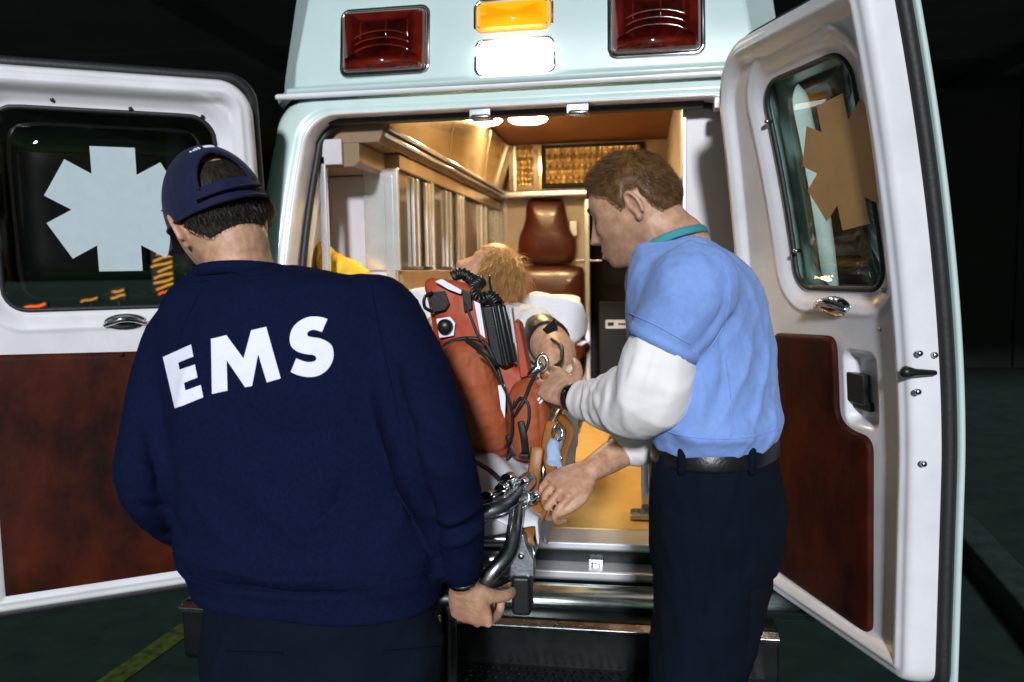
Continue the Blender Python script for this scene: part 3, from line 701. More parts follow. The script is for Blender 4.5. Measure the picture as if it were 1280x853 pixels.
# shelf ledge and overhead bulkhead cabinet with ribbed plexi doors
ibox('shelf_ledge', -.88, -.10, YB - .16, YB - .001, 1.955, 1.995, m='alu_y', bevel=.012)
uc = ibox('overhead_cabinet', -.82, .34, YB - .12, YB - .002, 1.997, ZC - .005, m='soffit')
q = P(683, 230, YB - .13); q2 = P(800, 182, YB - .13)
ibox('cabinet_frame', q.x - .03, q2.x + .03, YB - .138, YB - .121, q.z - .03, q2.z + .025, m='dark', parent=uc)
def ribs(x0, x1, z0, z1, y, n, amp, seed):
    r = np.random.default_rng(seed); xs = np.linspace(x0, x1, n * 6); zs = np.linspace(z0, z1, 22); rows = []
    ph = r.random(n * 6) * .8
    for z in zs: rows.append([(x, y - amp * (1 + math.sin(2 * math.pi * i / 6 + .6 * math.sin(z * 55 + 2 * math.sin(x * 13)))) - .004 * math.sin(z * 90 + ph[i]), z) for i, x in enumerate(xs)])
    return grid(rows)
obj('ribbed_panel', ribs(q.x, q2.x, q.z, q2.z, YB - .140, 16, .006, 1), M['ribplexi'], uc)
qa = P(643, 232, YB - .13); qb = P(666, 182, YB - .13)
obj('ribbed_panel', ribs(qa.x, qb.x, qa.z, qb.z, YB - .124, 3, .005, 2), M['ribplexi'], uc)
ibox('cabinet_stile', P(670, 0, YB - .13).x, P(680, 0, YB - .13).x, YB - .132, YB - .118, 2.0, ZC - .01, m='gold', parent=uc)
ibox('cabinet_stile', P(638, 0, YB - .13).x, P(642, 0, YB - .13).x, YB - .14, YB - .118, 1.99, ZC - .01, m='alu_y', parent=uc)
# attendant seat on the bulkhead
seat = empty  # (placeholder name kept local)
def pxpoly(pts, Y): return [tuple(P(a, b, Y)) for a, b in pts]
hr = obj('seat_headrest', inflate(pxpoly([(661, 251), (684, 249), (703, 251), (708, 268), (713, 287), (720, 300), (719, 322), (708, 330), (684, 331), (656, 330), (648, 320), (649, 298), (656, 278)], YB - .03), (0, -1, 0), .075, .03, k=4, ex=.4), M['seatvinyl'], AMB)
sb = obj('seat_backrest', inflate(pxpoly([(648, 334), (686, 332), (722, 333), (730, 342), (731, 400), (730, 470), (684, 476), (642, 470), (639, 400), (640, 344)], YB - .03), (0, -1, 0), .085, .03, k=4, ex=.35), M['seatvinyl'], AMB)
obj('seat_cushion', inflate([(-.86, YB - .04, 1.0), (-.58, YB - .03, 1.0), (-.34, YB - .04, 1.0), (-.32, YB - .3, 1.0), (-.36, YB - .48, 1.0), (-.6, YB - .5, 1.0), (-.84, YB - .48, 1.0), (-.88, YB - .3, 1.0)], (0, 0, 1), .07, .06, ex=.35), M['seatvinyl'], AMB)
ibox('seat_base', -.84, -.38, YB - .42, YB - .05, .663, .96, m='tan', bevel=.01)
c = P(717, 286, YB - .03)
obj('seat_buckle', join(box(c.x - .022, c.x + .022, c.y - .012, c.y + .03, c.z - .045, c.z + .045), sweep([(c.x - .09, c.y - .01, c.z - .05), (c.x - .02, c.y - .012, c.z - .045)], .006, 6)), M['alu_y'], AMB, bevel=.005)
# left cabinets: counter, sliding plexi doors, overhead lockers
XL = -.90; YN = 2.94
ibox('base_cabinet', -1.158, XL + .03, YN, YB - .002, .665, 1.40, m='tan', bevel=.008)
ibox('counter_top', -1.158, XL + .06, YN - .01, YB - .003, 1.401, 1.43, m='alu_y', bevel=.006)
wc = ibox('wall_cabinet', -1.158, XL - .12, YN + .006, YB - .004, 1.432, 1.94, m='tan', bevel=.004)
ibox('cabinet_rail', XL - .119, XL + .01, YN + .006, YB - .006, 1.432, 1.505, m='soffit', parent=wc, bevel=.004)
ibox('cabinet_rail', XL - .119, XL + .012, YN + .006, YB - .006, 1.885, 1.942, m='soffit', parent=wc, bevel=.006)
ibox('cabinet_shelf', XL - .119, XL - .03, YN + .05, YB - .05, 1.69, 1.70, m='alu_y', parent=wc, bevel=.002)
def yl(px): 
    d = ray(px, 300); return CAMP.y + d.y * (XL / d.x)
for px, wdt in ((496, .02), (540, .022), (578, .026), (625.5, .03)):
    y = yl(px); ibox('cabinet_post', XL - .118, XL + .016, y - wdt, y + wdt * .2, 1.506, 1.884, m='alu_y', parent=wc, bevel=.004)
for a, b in ((498, 539), (542, 577), (580, 624)):
    y0, y1 = yl(a), yl(b); ym = (y0 * .45 + y1 * .55)
    pd = ibox('sliding_door', XL - .012, XL - .006, y0 + .004, ym + .05, 1.508, 1.882, m='bronzeplexi', parent=wc, bevel=0)
    ibox('sliding_door', XL - .030, XL - .024, ym - .05, y1 - .01, 1.508, 1.882, m='bronzeplexi', parent=wc, bevel=0)
    for f, w_ in ((.42, .005), (.56, .012), (.86, .024), (.94, .012)):
        y = y0 * (1 - f) + y1 * f
        ibox('finger_pull', XL - .006, XL + .010, y - w_, y + w_, 1.52, 1.875, m='alu_y', parent=wc, bevel=.004)
for dz, m_ in ((1.395, 'blackplastic'), (1.30, 'blackplastic')):
    ibox('drawer_front', XL + .031, XL + .045, YN + .05, YN + .62, dz - .085, dz - .008, m=m_, bevel=.006)
# overhead lockers, glossy amber doors
YO = 2.68
oh = [(-1.158, 1.944), (XL + .02, 1.944), (XL + .03, 1.965), (-.83, ZC - .002), (-1.158, ZC - .002)]
n = len(oh)
def yprism(name, prof, y0, y1, m, parent=AMB, bevel=.004):
    V = [(x, y0, z) for x, z in prof] + [(x, y1, z) for x, z in prof]; n = len(prof)
    return obj(name, (V, [tuple(range(n)), tuple(reversed(range(n, 2 * n)))] + [(i, i + n, (i + 1) % n + n, (i + 1) % n) for i in range(n)]), m, parent, smooth=False, bevel=bevel)
ov = yprism('overhead_locker', oh, YO, YB - .005, M['soffit'])
for a, b in ((YO + .02, 3.55), (3.57, 4.38), (4.40, YB - .03)):
    d_ = [(XL + .045, 1.985), (XL + .052, 1.985), (-.802, ZC - .02), (-.812, ZC - .02)]
    yprism('locker_door', d_, a, b, M['gold'], ov, bevel=.003)
for z, x in ((1.968, XL + .043), (1.990, XL + .058)):
    obj('locker_rail', sweep([(x, YO + .01, z), (x, YB - .01, z)], .007, 8, caps='flat'), M['alu_y'], ov)
# the open niche just inside the left jamb
nc = yprism('niche', [(-1.158, 1.862), (-.965, 1.862), (-.945, 1.878), (-.945, 1.942), (-1.158, 1.942)], 2.66, YN - .002, M['soffit'])
ibox('niche_wall', -1.158, XL - .004, YN - .030, YN - .004, 1.25, 1.860, m='lilac', parent=nc, bevel=.003)
ibox('niche_trim', XL - .038, XL - .002, YN - .045, YN - .0305, 1.25, 1.858, m='alu_y', parent=nc, bevel=.004)
ibox('niche_trim', -1.085, -1.06, 2.640, 2.662, 1.20, 1.90, m='alu_y', parent=nc, bevel=.004)
ibox('niche_shelf', -1.158, XL - .004, 2.665, YN - .031, 1.42, 1.445, m='lilac', parent=nc, bevel=.004)
ibox('niche_post', -1.085, -1.0, 2.640, 2.658, 1.868, 1.955, m='lilac', parent=nc, bevel=.005)
ibox('niche_base', -1.158, XL - .004, 2.665, YN - .031, .665, 1.418, m='lilac', parent=nc, bevel=.004)
# lit ceiling lamps
for px, py in ((660, 147), (560, 151)):
    d = ray(px, py); c = CAMP + d * ((ZC - .01 - CAMP.z) / d.z)
    if px < 600: c.x = max(c.x, -.80)
    dm_ = obj('ceiling_lamp', sweep([(c.x, c.y, ZC + .001), (c.x, c.y, ZC - .018)], [.125, .115], 28, caps='flat'), M['chrome'], AMB)
    o_ = [(c.x + .10 * math.cos(a), c.y + .10 * math.sin(a), ZC - .019) for a in np.linspace(0, 2 * math.pi, 12, endpoint=False)]
    obj('lens', inflate(o_, (0, 0, -1), .022, .002, k=2), M['domelens'], dm_)
for yy in (3.1,):
    dm_ = obj('ceiling_lamp', sweep([(-.45, yy, ZC + .001), (-.45, yy, ZC - .018)], [.125, .115], 28, caps='flat'), M['chrome'], AMB)
    o_ = [(-.45 + .10 * math.cos(a), yy + .10 * math.sin(a), ZC - .019) for a in np.linspace(0, 2 * math.pi, 12, endpoint=False)]
    obj('lens', inflate(o_, (0, 0, -1), .022, .002, k=2), M['domelens'], dm_)
# right side: tall white end cabinet, bench, wall, iv hook
xr = P(857, 250, 2.68).x
ibox('end_cabinet', xr, .404, 2.70, 3.02, .665, 2.20, m='lilac', bevel=.006)
ibox('end_cabinet_trim', xr - .010, xr + .003, 2.690, 2.702, .80, 2.19, m='alu_y', bevel=.003)
ibox('right_cabinet', xr + .02, .343, 3.022, YB - .002, 1.45, ZC - .003, m='tan', bevel=.004)
xb = P(806, 600, 2.66).x
ibox('bench', xb, xr + .15, 2.70, YB - .5, .666, 1.06, m='tan', bevel=.01)
ibox('bench_trim', xb - .012, xb + .016, 2.688, 2.712, .667, 1.06, m='chrome', bevel=.004)
ibox('bench_bracket', xb - .05, xb + .02, 2.62, 2.70, .665, .684, m='steel', bevel=.005)
obj('bench_cushion', inflate([(xb + .02, 2.74, 1.10), (.17, 2.72, 1.10), (.33, 2.74, 1.10), (.33, 3.6, 1.10), (.33, 4.6, 1.10), (.17, 4.64, 1.10), (xb + .02, 4.6, 1.10), (xb + .01, 3.6, 1.10)], (0, 0, 1), .05, .045, ex=.3), M['seatvinyl'], AMB)
c = P(851, 226, 2.9)
obj('iv_hook', join(sweep([(c.x + .03, c.y, c.z), (c.x - .01, c.y - .02, c.z + .006), (c.x - .04, c.y - .03, c.z - .004), (c.x - .05, c.y - .03, c.z - .03)], .006, 8), sweep([(c.x + .0, c.y - .02, c.z), (c.x + .002, c.y - .02, c.z - .15)], .004, 8), box(c.x - .005, c.x + .03, c.y - .03, c.y + .02, c.z - .05, c.z - .015)), M['chrome'], AMB, bevel=.003)
# black equipment cupboard in the walk-through with its label plate
c0_ = P(745, 425, 4.9); c1_ = P(800, 380, 4.9)
eq = ibox('equipment_cupboard', -.25, .155, 4.88, 5.15, .665, 1.30, m='dark', bevel=.01)
a = P(757, 411, 4.87); b = P(790, 400, 4.87)
ibox('label_plate', a.x, b.x, 4.872, 4.8795, a.z, b.z, m='plate', parent=eq, bevel=.001)
ibox('label_print', a.x + .012, a.x + .05, 4.8695, 4.8715, a.z + .016, b.z - .014, m='dark', parent=eq, bevel=0)
ibox('label_print', a.x + .075, b.x - .02, 4.8695, 4.8715, a.z + .022, b.z - .020, m='dark', parent=eq, bevel=0)

# ================================================================== people
def Q(px, py, Y): return np.array(P(px, py, Y))
def frame3(fwd, up):
    f = unit(fwd); u = np.array(up, float); r = unit(np.cross(f, u)); u = unit(np.cross(r, f))
    return Matrix(((r[0], f[0], u[0]), (r[1], f[1], u[1]), (r[2], f[2], u[2])))
def head_pos(S):
    """skull and face surface for unit directions S (x right, y face, z up), metres"""
    sx, sy, sz = S[..., 0], S[..., 1], S[..., 2]; ax, ay, az, p = .0765, .098, .116, 2.25
    r = ((np.abs(sx) / ax) ** p + (np.abs(sy) / ay) ** p + (np.abs(sz) / az) ** p) ** (-1 / p)
    x, y, z = r * sx, r * sy, r * sz
    t = np.clip(-z / .116, 0, 1); fr = sstep(-.15, .45, sy)
    x = x * (1 - .20 * t ** 1.4) ; x = x * (1 + .03 * np.exp(-((z - .04) / .05) ** 2))
    y = np.where(y < 0, y * .92 * (1 - .42 * t ** 1.1) * (1 + .05 * np.exp(-((z - .03) / .05) ** 2)), y)
    G = lambda v, c, w: np.exp(-((v - c) / w) ** 2)
    ax_ = np.abs(x)
    y = y + fr * (.034 * G(z, -.088, .038) * G(x, 0, .048) + .012 * G(z, -.106, .016) * G(x, 0, .024))          # jaw, chin
    y = y + fr * (-.004 * G(z, -.082, .008) * G(x, 0, .03))                                                       # dip under the lip
    nz = np.where(z > -.030, np.clip((.036 - z) / .066, 0, 1) ** 1.25, np.clip(1 - (-.030 - z) / .013, 0, 1) ** .8) * (z < .036)
    y = y + fr * nz * .031 * np.exp(-(x / (.0095 + .006 * np.clip(-z / .03, 0, 1))) ** 2)                          # nose
    y = y + fr * .009 * G(z, -.028, .009) * (G(ax_, .013, .007))                                                  # nostril wings
    y = y + fr * (.0075 * G(z, -.0535, .0065) * G(x, 0, .021) + .0078 * G(z, -.0675, .0070) * G(x, 0, .019) - .0045 * G(z, -.0605, .0028) * G(x, 0, .024))  # lips
    y = y + fr * (.006 * G(z, .034, .010) * G(ax_, .028, .024) - .012 * G(z, .012, .014) * G(ax_, .031, .017) + .0075 * G(z, .010, .010) * G(ax_, .031, .012) - .003 * G(z, .004, .0025) * G(ax_, .031, .012))   # brow, eye
    y = y + fr * .005 * G(z, -.018, .02) * G(ax_, .046, .018)
    y = y - fr * .006 * G(z, .036, .008) * G(x, 0, .012)
    return np.stack([x, y, z], -1)
def head_grid(n=150, m=110):
    rows = []
    for i in range(m + 1):
        ph = math.pi * (i + .05) / (m + .1); a = np.linspace(0, 2 * math.pi, n, endpoint=False)
        rows.append(head_pos(np.stack([math.sin(ph) * np.cos(a), math.sin(ph) * np.sin(a), np.full(n, math.cos(ph))], -1)))
    return grid(rows, closed_u=True, cap=True)
def ear(side):
    c = np.array((side * .071, -.010, -.008)); ty = unit((0, .22, 1)); tx = unit((side * .45, -1, .1))
    o = []
    for a in np.linspace(-.35 * math.pi, 1.25 * math.pi, 14): o.append(c + ty * (.027 * math.sin(a) + .002) + -tx * 0 + tx * (-.0145 * math.cos(a) * -1 * .9 + .006) + np.array((side * .010, 0, 0)))
    rim = sweep(o, [.004] + [.0048] * 12 + [.0055], 8)
    plate = ellipsoid(c + tx * .006 + np.array((side * .004, 0, -.002)), (.0055, .016, .026), 16, 10, Matrix((tuple(np.cross(tx, ty)), tuple(tx), tuple(ty))).transposed())
    lobe = ellipsoid(c + ty * -.027 + np.array((side * .006, .004, 0)), (.006, .008, .009), 12, 8)
    return join(rim, plate, lobe)
def head_parts(c, Mh, sc=1.0):
    c = Vector(c); T = lambda VF: ([tuple(c + Mh @ (Vector(v) * sc)) for v in VF[0]], VF[1])
    return [T(head_grid()), T(ear(1)), T(ear(-1))]
def hand_parts(w, d, nb, thumb_side, curl, sc=1.0, thumb=((.55, .75, -.25), (.2, .9, -.3), (.0, .9, -.4)), spread=.0, curls=None):
    """w wrist, d towards the knuckles, nb out of the back of the hand, thumb_side +-1"""
    w = np.array(w, float); d = unit(d); nb = unit(np.array(nb, float) - np.dot(nb, d) * d); s = np.cross(d, nb) * thumb_side
    parts = []
    rows = []
    for t, hw, th in ((-.02, .026, .019), (.005, .028, .019), (.03, .037, .018), (.06, .043, .016), (.085, .043, .014), (.095, .040, .010)):
        c = w + d * t * sc
        rows.append([c + s * hw * sc * math.copysign(abs(math.cos(a)) ** .85, math.cos(a)) + nb * th * sc * math.sin(a) for a in np.linspace(0, 2 * math.pi, 20, endpoint=False)])
    parts.append(grid(rows, closed_u=True, cap=True))
    fl = ((.0345, .088, (.044, .026, .022), .0082), (.0118, .093, (.048, .030, .023), .0085), (-.0118, .090, (.044, .028, .023), .0081), (-.0340, .082, (.034, .020, .019), .0072))
    for i, (off, ln, seg, r) in enumerate(fl):
        p = w + d * ln * sc + s * off * sc - nb * .001; pts = [p - d * .02 * sc, p]; a = 0; cu = (curls[i] if curls else curl)
        for k in range(3):
            a += cu[k]; dirv = d * math.cos(a) - nb * math.sin(a) + s * spread * (1.5 - i)
            p = p + unit(dirv) * seg[k] * sc; pts.append(p)
        q = catmull(pts, 4); rr = np.interp(np.linspace(0, 1, len(q)), (0, .35, .7, 1), (r * 1.05, r * 1.08, r * .98, r * .80)) * sc
        parts.append(sweep(q, list(rr), 12))
        parts.append(ellipsoid(pts[1] + nb * .0045, (r * 1.05 * sc,) * 3, 10, 8))
    p = w + d * .022 * sc + s * .022 * sc - nb * .004; pts = [p]
    for (a, b, c), L in zip(thumb, (.042, .034, .026)):
        p = p + unit(s * a + d * b + nb * c) * L * sc; pts.append(p)
    q = catmull(pts, 4); parts.append(sweep(q, list(np.interp(np.linspace(0, 1, len(q)), (0, .3, .7, 1), (.015, .0125, .0108, .0088)) * sc), 12))
    return parts
def skin_marks(me, c, Mh, sc, extra=(), shave=.25):
    """ruddy lips, ears, nose, knuckles, stubble and painted crease shade at lids and lips as attributes of the skin"""
    V = (getv(me) - np.array(c)) @ np.array(Mh) / sc; x, y, z = V.T
    G = lambda v, cc, w: np.exp(-((v - cc) / w) ** 2)
    front = (y > .05)
    r = .75 * front * G(z, -.0605, .010) * G(x, 0, .022) + .25 * front * G(z, -.03, .012) * G(x, 0, .016) + .30 * G(np.abs(x), .078, .012) * G(y, -.010, .022) * G(z, -.008, .03) + .18 * front * G(z, -.025, .02) * G(np.abs(x), .045, .02)
    for p, w in extra: r = r + .35 * np.exp(-(np.linalg.norm(getv(me) - np.array(p), axis=1) / w) ** 2)
    dk = shave * (y > -.02) * (z > -.14) * np.clip((-.03 - z) / .02, 0, 1) * (1 - G(z, -.0605, .012) * G(x, 0, .024)) + .7 * front * G(z, .0045, .0022) * G(np.abs(x), .031, .014) + .5 * front * G(z, -.0605, .0022) * G(x, 0, .022)  # stubble, plus shade painted along the lid and lip creases
    attr(me, 'ruddy', np.clip(r, 0, 1)); attr(me, 'dusk', np.clip(dk, 0, 1))
def hair_obj(name, c, Mh, sc, zmin_y, zmin_v, n, length, comb, m, parent, lift=.5, jit=.35, shell=.004, width=.0013, top_len=1.0, seed=3, zmax=None):
    r = np.random.default_rng(seed); c = np.array(c, float); Mm = np.array(Mh)
    def mask(p, e=0):
        k_ = p[..., 2] > np.interp(p[..., 1], zmin_y, zmin_v) + e
        return k_ & (p[..., 2] < np.interp(p[..., 1], *zmax)) if zmax else k_
    # scalp shell
    nth, nph = 110, 80; a = np.linspace(0, 2 * math.pi, nth, endpoint=False); ph = np.pi * (np.arange(nph + 1) + .05) / (nph + .1)
    S = np.stack([np.sin(ph)[:, None] * np.cos(a), np.sin(ph)[:, None] * np.sin(a), np.repeat(np.cos(ph)[:, None], nth, 1)], -1)
    p0 = head_pos(S); k = mask(p0); thick = shell * np.clip((p0[..., 2] - np.interp(p0[..., 1], zmin_y, zmin_v)) / .02, .12, 1) ; pp = (p0 + S * thick[..., None]) * sc
    W = pp @ Mm.T + c; F_ = []
    for i in range(nph):
        for j in range(nth):
            j2 = (j + 1) % nth
            if k[i, j] and k[i + 1, j] and k[i, j2] and k[i + 1, j2]: F_.append((i * nth + j, (i + 1) * nth + j, (i + 1) * nth + j2, i * nth + j2))
    V = [tuple(v) for v in W.reshape(-1, 3)]
    F2 = []
    S_ = r.normal(size=(n * 3, 3)); S_ /= np.linalg.norm(S_, axis=1)[:, None]; P0 = head_pos(S_); S_ = S_[mask(P0, -.002)][:n]; P0 = head_pos(S_)
    cmb = np.array([comb(p) for p in P0]); D0 = S_ * lift + cmb + r.normal(size=P0.shape) * jit; D0 /= np.linalg.norm(D0, axis=1)[:, None]
    gap = np.clip((P0[:, 2] - np.interp(P0[:, 1], zmin_y, zmin_v)) / .05, .25, 1)
    L = length * gap * (.65 + .7 * r.random(len(P0))) * np.where(P0[:, 2] > .07, top_len, 1)
    base = len(V); sidev = np.cross(D0, S_ + r.normal(size=P0.shape) * .5); sidev /= np.linalg.norm(sidev, axis=1)[:, None] + 1e-9
    P1 = P0 + S_ * shell * .6; VV = []
    for t, wd in ((0, 1.0), (.5, .85), (1, .12)):
        bend = D0 * t + (cmb * .5 - S_ * .25) * t * t * .6
        cc = P1 + bend * L[:, None]
        VV.append(cc - sidev * width * wd / 2); VV.append(cc + sidev * width * wd / 2)
    A = np.stack(VV, 1).reshape(-1, 3) * sc @ Mm.T + c
    nb_ = len(P0)
    for i in range(nb_):
        b = base + i * 6; F2.append((b, b + 1, b + 3, b + 2)); F2.append((b + 2, b + 3, b + 5, b + 4))
    V = V + [tuple(v) for v in A]
    used = sorted(set(q for f in F_ for q in f) | set(range(base, len(V)))); mp = {u: i for i, u in enumerate(used)}
    return obj(name, ([V[u] for u in used], [tuple(mp[q] for q in f) for f in F_ + F2]), m, parent)
def shoe(px, toe, m, parent):
    p = np.array(px, float); t = unit(toe); s = np.array((-t[1], t[0], 0)); rows = []
    for q, w, h in ((-.09, .030, .07), (-.07, .038, .095), (-.02, .040, .10), (.04, .044, .085), (.10, .050, .060), (.15, .048, .048), (.185, .03, .035), (.195, .01, .02)):
        c = p + t * q
        rows.append([c + s * w * math.cos(a) + np.array((0, 0, max(.0, .5 * h + .5 * h * math.sin(a) * (1 if math.sin(a) > 0 else 1.0)))) for a in np.linspace(0, 2 * math.pi, 20, endpoint=False)])
    return obj('shoe', grid(rows, closed_u=True, cap=True), m, parent)

def seam(me, pts, m, parent, r=.0013, lift=.0006):
    """stitched seam lying on a garment"""
    bv = BVHTree.FromPolygons([tuple(v) for v in getv(me)], [tuple(p.vertices) for p in me.polygons]); o = []
    for q in catmull([(a, b, 0) for a, b in pts], 8):
        h = bv.ray_cast(CAMP, ray(q[0], q[1]).normalized())
        if h[0]: o.append(np.array(h[0] + h[1].normalized() * lift))
    if len(o) > 3: obj('seam', sweep(o, r, 6), m, parent)
# ---------------------------------------------------------------- man in the navy EMS sweatshirt
def person_navy():
    Y0 = 1.36; k = MPP(Y0, 380); rt = np.array((1, -.06, 0.)); fw = np.array((.06, 1, 0.))
    hips = Q(400, 800, 1.34); ctr = Vector((hips[0], hips[1], 0))
    root = empty('person', ctr, 'person seen from behind in a navy EMS sweatshirt and cap holding the stretcher', 'person')
    tor = [(Q(302, 332, 1.385), 50 * k, .062), (Q(338, 345, 1.375), 106 * k, .085), (Q(348, 366, 1.37), 140 * k, .108), (Q(355, 408, 1.365), 160 * k, .128), (Q(360, 470, 1.36), 162 * k, .138), (Q(366, 540, 1.355), 163 * k, .138), (Q(376, 610, 1.35), 164 * k, .140), (Q(385, 660, 1.345), 165 * k, .148), (Q(391, 698, 1.34), 166 * k, .154), (Q(394, 716, 1.34), 158 * k, .140), (Q(396, 742, 1.34), 153 * k, .134)]
    shR, elR, wrR = Q(462, 402, 1.37), Q(541, 572, 1.25), Q(576, 706, 1.335)
    shL, elL, wrL = Q(240, 428, 1.38), Q(196, 596, 1.30), Q(262, 660, 1.56)
    sleeveR = limb([(shR + (-.05, 0, -.02), .085), (shR, .088), (Q(498, 452, 1.33), .078), (Q(521, 510, 1.28), .072), (elR, .068), (Q(562, 632, 1.285), .059), (Q(572, 680, 1.315), .049), (Q(576, 706, 1.335), .042)], 5, 22)
    sleeveL = limb([(shL + (.05, 0, -.01), .080), (shL, .083), (Q(216, 480, 1.36), .074), (Q(203, 540, 1.325), .070), (elL, .068), (Q(222, 640, 1.40), .062), (Q(245, 655, 1.49), .05), (wrL, .043)], 5, 22)
    sw = bake(join(torso(tor, rt, fw, ex=2.35), sleeveR, sleeveL), .0055, 10, .6)
    fy = 1.22
    F_ = [([Q(490, 455, 1.25), Q(512, 545, 1.22), Q(535, 640, 1.24), Q(548, 700, 1.27)], .012, -.016),
          ([Q(470, 420, 1.26), Q(486, 480, 1.24), Q(492, 540, 1.22)], .014, -.007),
          ([Q(178, 520, 1.28), Q(196, 600, 1.25), Q(212, 670, 1.27)], .012, -.014),
          ([Q(390, 660, fy), Q(420, 630, fy), Q(430, 600, fy)], .016, -.010), ([Q(355, 655, fy), Q(385, 675, fy), Q(430, 650, fy)], .014, .007),
          ([Q(300, 600, fy), Q(340, 640, fy), Q(372, 672, fy)], .020, .007), ([Q(410, 560, fy), Q(440, 600, fy), Q(500, 640, fy)], .024, .007),
          ([Q(225, 690, fy), Q(300, 716, fy), Q(400, 724, fy), Q(530, 696, fy)], .016, .012), ([Q(230, 718, fy), Q(320, 742, fy), Q(420, 746, fy), Q(540, 720, fy)], .009, -.012),
          ([Q(230, 600, fy), Q(280, 670, fy), Q(330, 705, fy)], .022, .007), ([Q(500, 560, fy), Q(500, 640, fy), Q(480, 700, fy)], .022, .007),
          ([Q(545, 655, 1.25), Q(572, 648, 1.24), Q(600, 630, 1.28)], .009, .007), ([Q(548, 682, 1.25), Q(575, 676, 1.27), Q(602, 660, 1.30)], .008, .007), ([Q(546, 668, 1.25), Q(575, 662, 1.26), Q(602, 645, 1.29)], .006, -.006),
          ([Q(520, 560, 1.2), Q(550, 590, 1.19), Q(588, 600, 1.24)], .012, .006), ([Q(515, 530, 1.21), Q(545, 552, 1.19), Q(575, 560, 1.23)], .011, -.006),
          ([Q(160, 570, 1.25), Q(185, 590, 1.23), Q(210, 610, 1.26)], .012, .006), ([Q(165, 620, 1.28), Q(195, 640, 1.27), Q(225, 660, 1.3)], .010, -.007),
          ([Q(300, 520, fy), Q(360, 545, fy), Q(430, 535, fy)], .030, -.005), ([Q(250, 420, fy), Q(230, 500, fy), Q(225, 560, fy)], .020, .005)]
    folds(sw, [(a_, b_ * 1.2, c_ * 1.5) for a_, b_, c_ in F_]); crumple(sw, .0028, 12, 4); creases(sw, .0030, 9, 6, (1.2, 1, .55)); creases(sw, .0012, 24, 7)
    swo = link('sweatshirt', sw, M['navy'], root)
    # ribbed collar and cuff, as knitted bands
    nk = Q(303, 337, 1.375)
    co = [nk + rt * 55 * k * math.cos(a) + fw * .072 * math.sin(a) + np.array((0, 0, .004 * math.cos(a) - .014 * math.sin(a) - .010)) for a in np.linspace(0, 2 * math.pi, 28, endpoint=False)]
    obj('collar_rib', sweep(co, .0075, 10, ref=(0, 0, 1), flat=1.6, closed=True), M['navy'], swo)
    dW = unit(wrR - Q(562, 632, 1.285))
    obj('cuff_rib', sweep([wrR - dW * .035, wrR - dW * .01, wrR + dW * .018, wrR + dW * .02], [.040, .0415, .0375, .034], 20, caps='flat'), M['navy'], swo)
    obj('watch_strap', sweep([wrR + dW * .022, wrR + dW * .034], [.0315, .031], 18, caps='flat', ref=(0, 1, 0)), M['watch'], root)
    for sm in (((462, 352), (474, 410), (486, 470), (500, 530)), ((248, 368), (222, 430), (212, 500)), ((226, 716), (320, 738), (420, 742), (538, 716)), ((246, 352), (300, 346), (362, 340))): seam(sw, sm, M['navy'], swo, .0016)
    # letters printed on the back
    bvh = BVHTree.FromPolygons([tuple(v) for v in getv(sw)], [tuple(p.vertices) for p in sw.polygons])
    L = {'e': [(80, 355), (268, 272), (282, 352), (183, 393), (192, 440), (292, 405), (308, 490), (220, 527), (228, 577), (330, 540), (347, 622), (160, 697)],
         'm': [(398, 235), (500, 210), (615, 365), (665, 178), (765, 155), (862, 497), (770, 524), (712, 335), (672, 548), (625, 555), (502, 375), (508, 578), (405, 600)],
         's': [(1172, 105), (1120, 90), (1050, 90), (985, 118), (940, 165), (922, 225), (930, 280), (965, 315), (1020, 335), (1075, 340), (1097, 358), (1092, 378), (1060, 388), (1015, 383), (965, 365), (928, 455), (985, 478), (1060, 488), (1130, 470), (1185, 420), (1210, 360), (1208, 300), (1180, 260), (1120, 232), (1055, 222), (1038, 208), (1045, 188), (1080, 175), (1135, 190)]}
    for pts in L.values():
        if len(pts) > 20: pts = [tuple(q) for q in catmull(pts[:15], 3)] + [tuple(q) for q in catmull(pts[15:], 3)]
        q2 = [Vector((190 + x * .1875, 380 + y * .1875, 0)) for x, y in pts]
        bm = bmesh.new(); vs = [bm.verts.new(v) for v in q2]
        for t3 in tessellate_polygon([q2]): bm.faces.new([vs[i] for i in t3])
        for _ in range(6):
            ed = [e for e in bm.edges if e.calc_length() > 3.0]
            if not ed: break
            bmesh.ops.subdivide_edges(bm, edges=ed, cuts=1); bmesh.ops.triangulate(bm, faces=bm.faces[:])
        for v in bm.verts:
            d = ray(v.co.x, v.co.y).normalized(); h = bvh.ray_cast(CAMP, d)
            v.co = (h[0] + h[1].normalized() * .0022) if h[0] else CAMP + d * 1.25
        me = bpy.data.meshes.new('letter'); bm.to_mesh(me); bm.free(); me.polygons.foreach_set('use_smooth', [True] * len(me.polygons))
        link('letter', me, M['letter'], swo)
    # trousers
    hipR, hipL = hips + np.array((.085, .0, -.03)), hips + np.array((-.085, 0, -.03)); fr, flt = np.array((hips[0] + .13, 1.40, .0)), np.array((hips[0] - .12, 1.30, .0))
    pel = torso([(hips + (0, 0, .09), 140 * k, .115), (hips + (0, 0, .04), 146 * k, .122), (hips, 150 * k, .128), (hips + (0, -.005, -.06), 150 * k, .130), (hips + (0, 0, -.13), 138 * k, .115)], rt, fw)
    def leg(h, f, r0=.092): return limb([(h + (0, 0, -.02), r0), (h * .75 + (f + (0, 0, .1)) * .25 + (0, .012, 0), .084), (h * .48 + (f + (0, 0, .1)) * .52 + (0, .02, 0), .070), (h * .2 + (f + (0, 0, .08)) * .8, .062), (f + (0, -.01, .07), .060)], 5, 20)
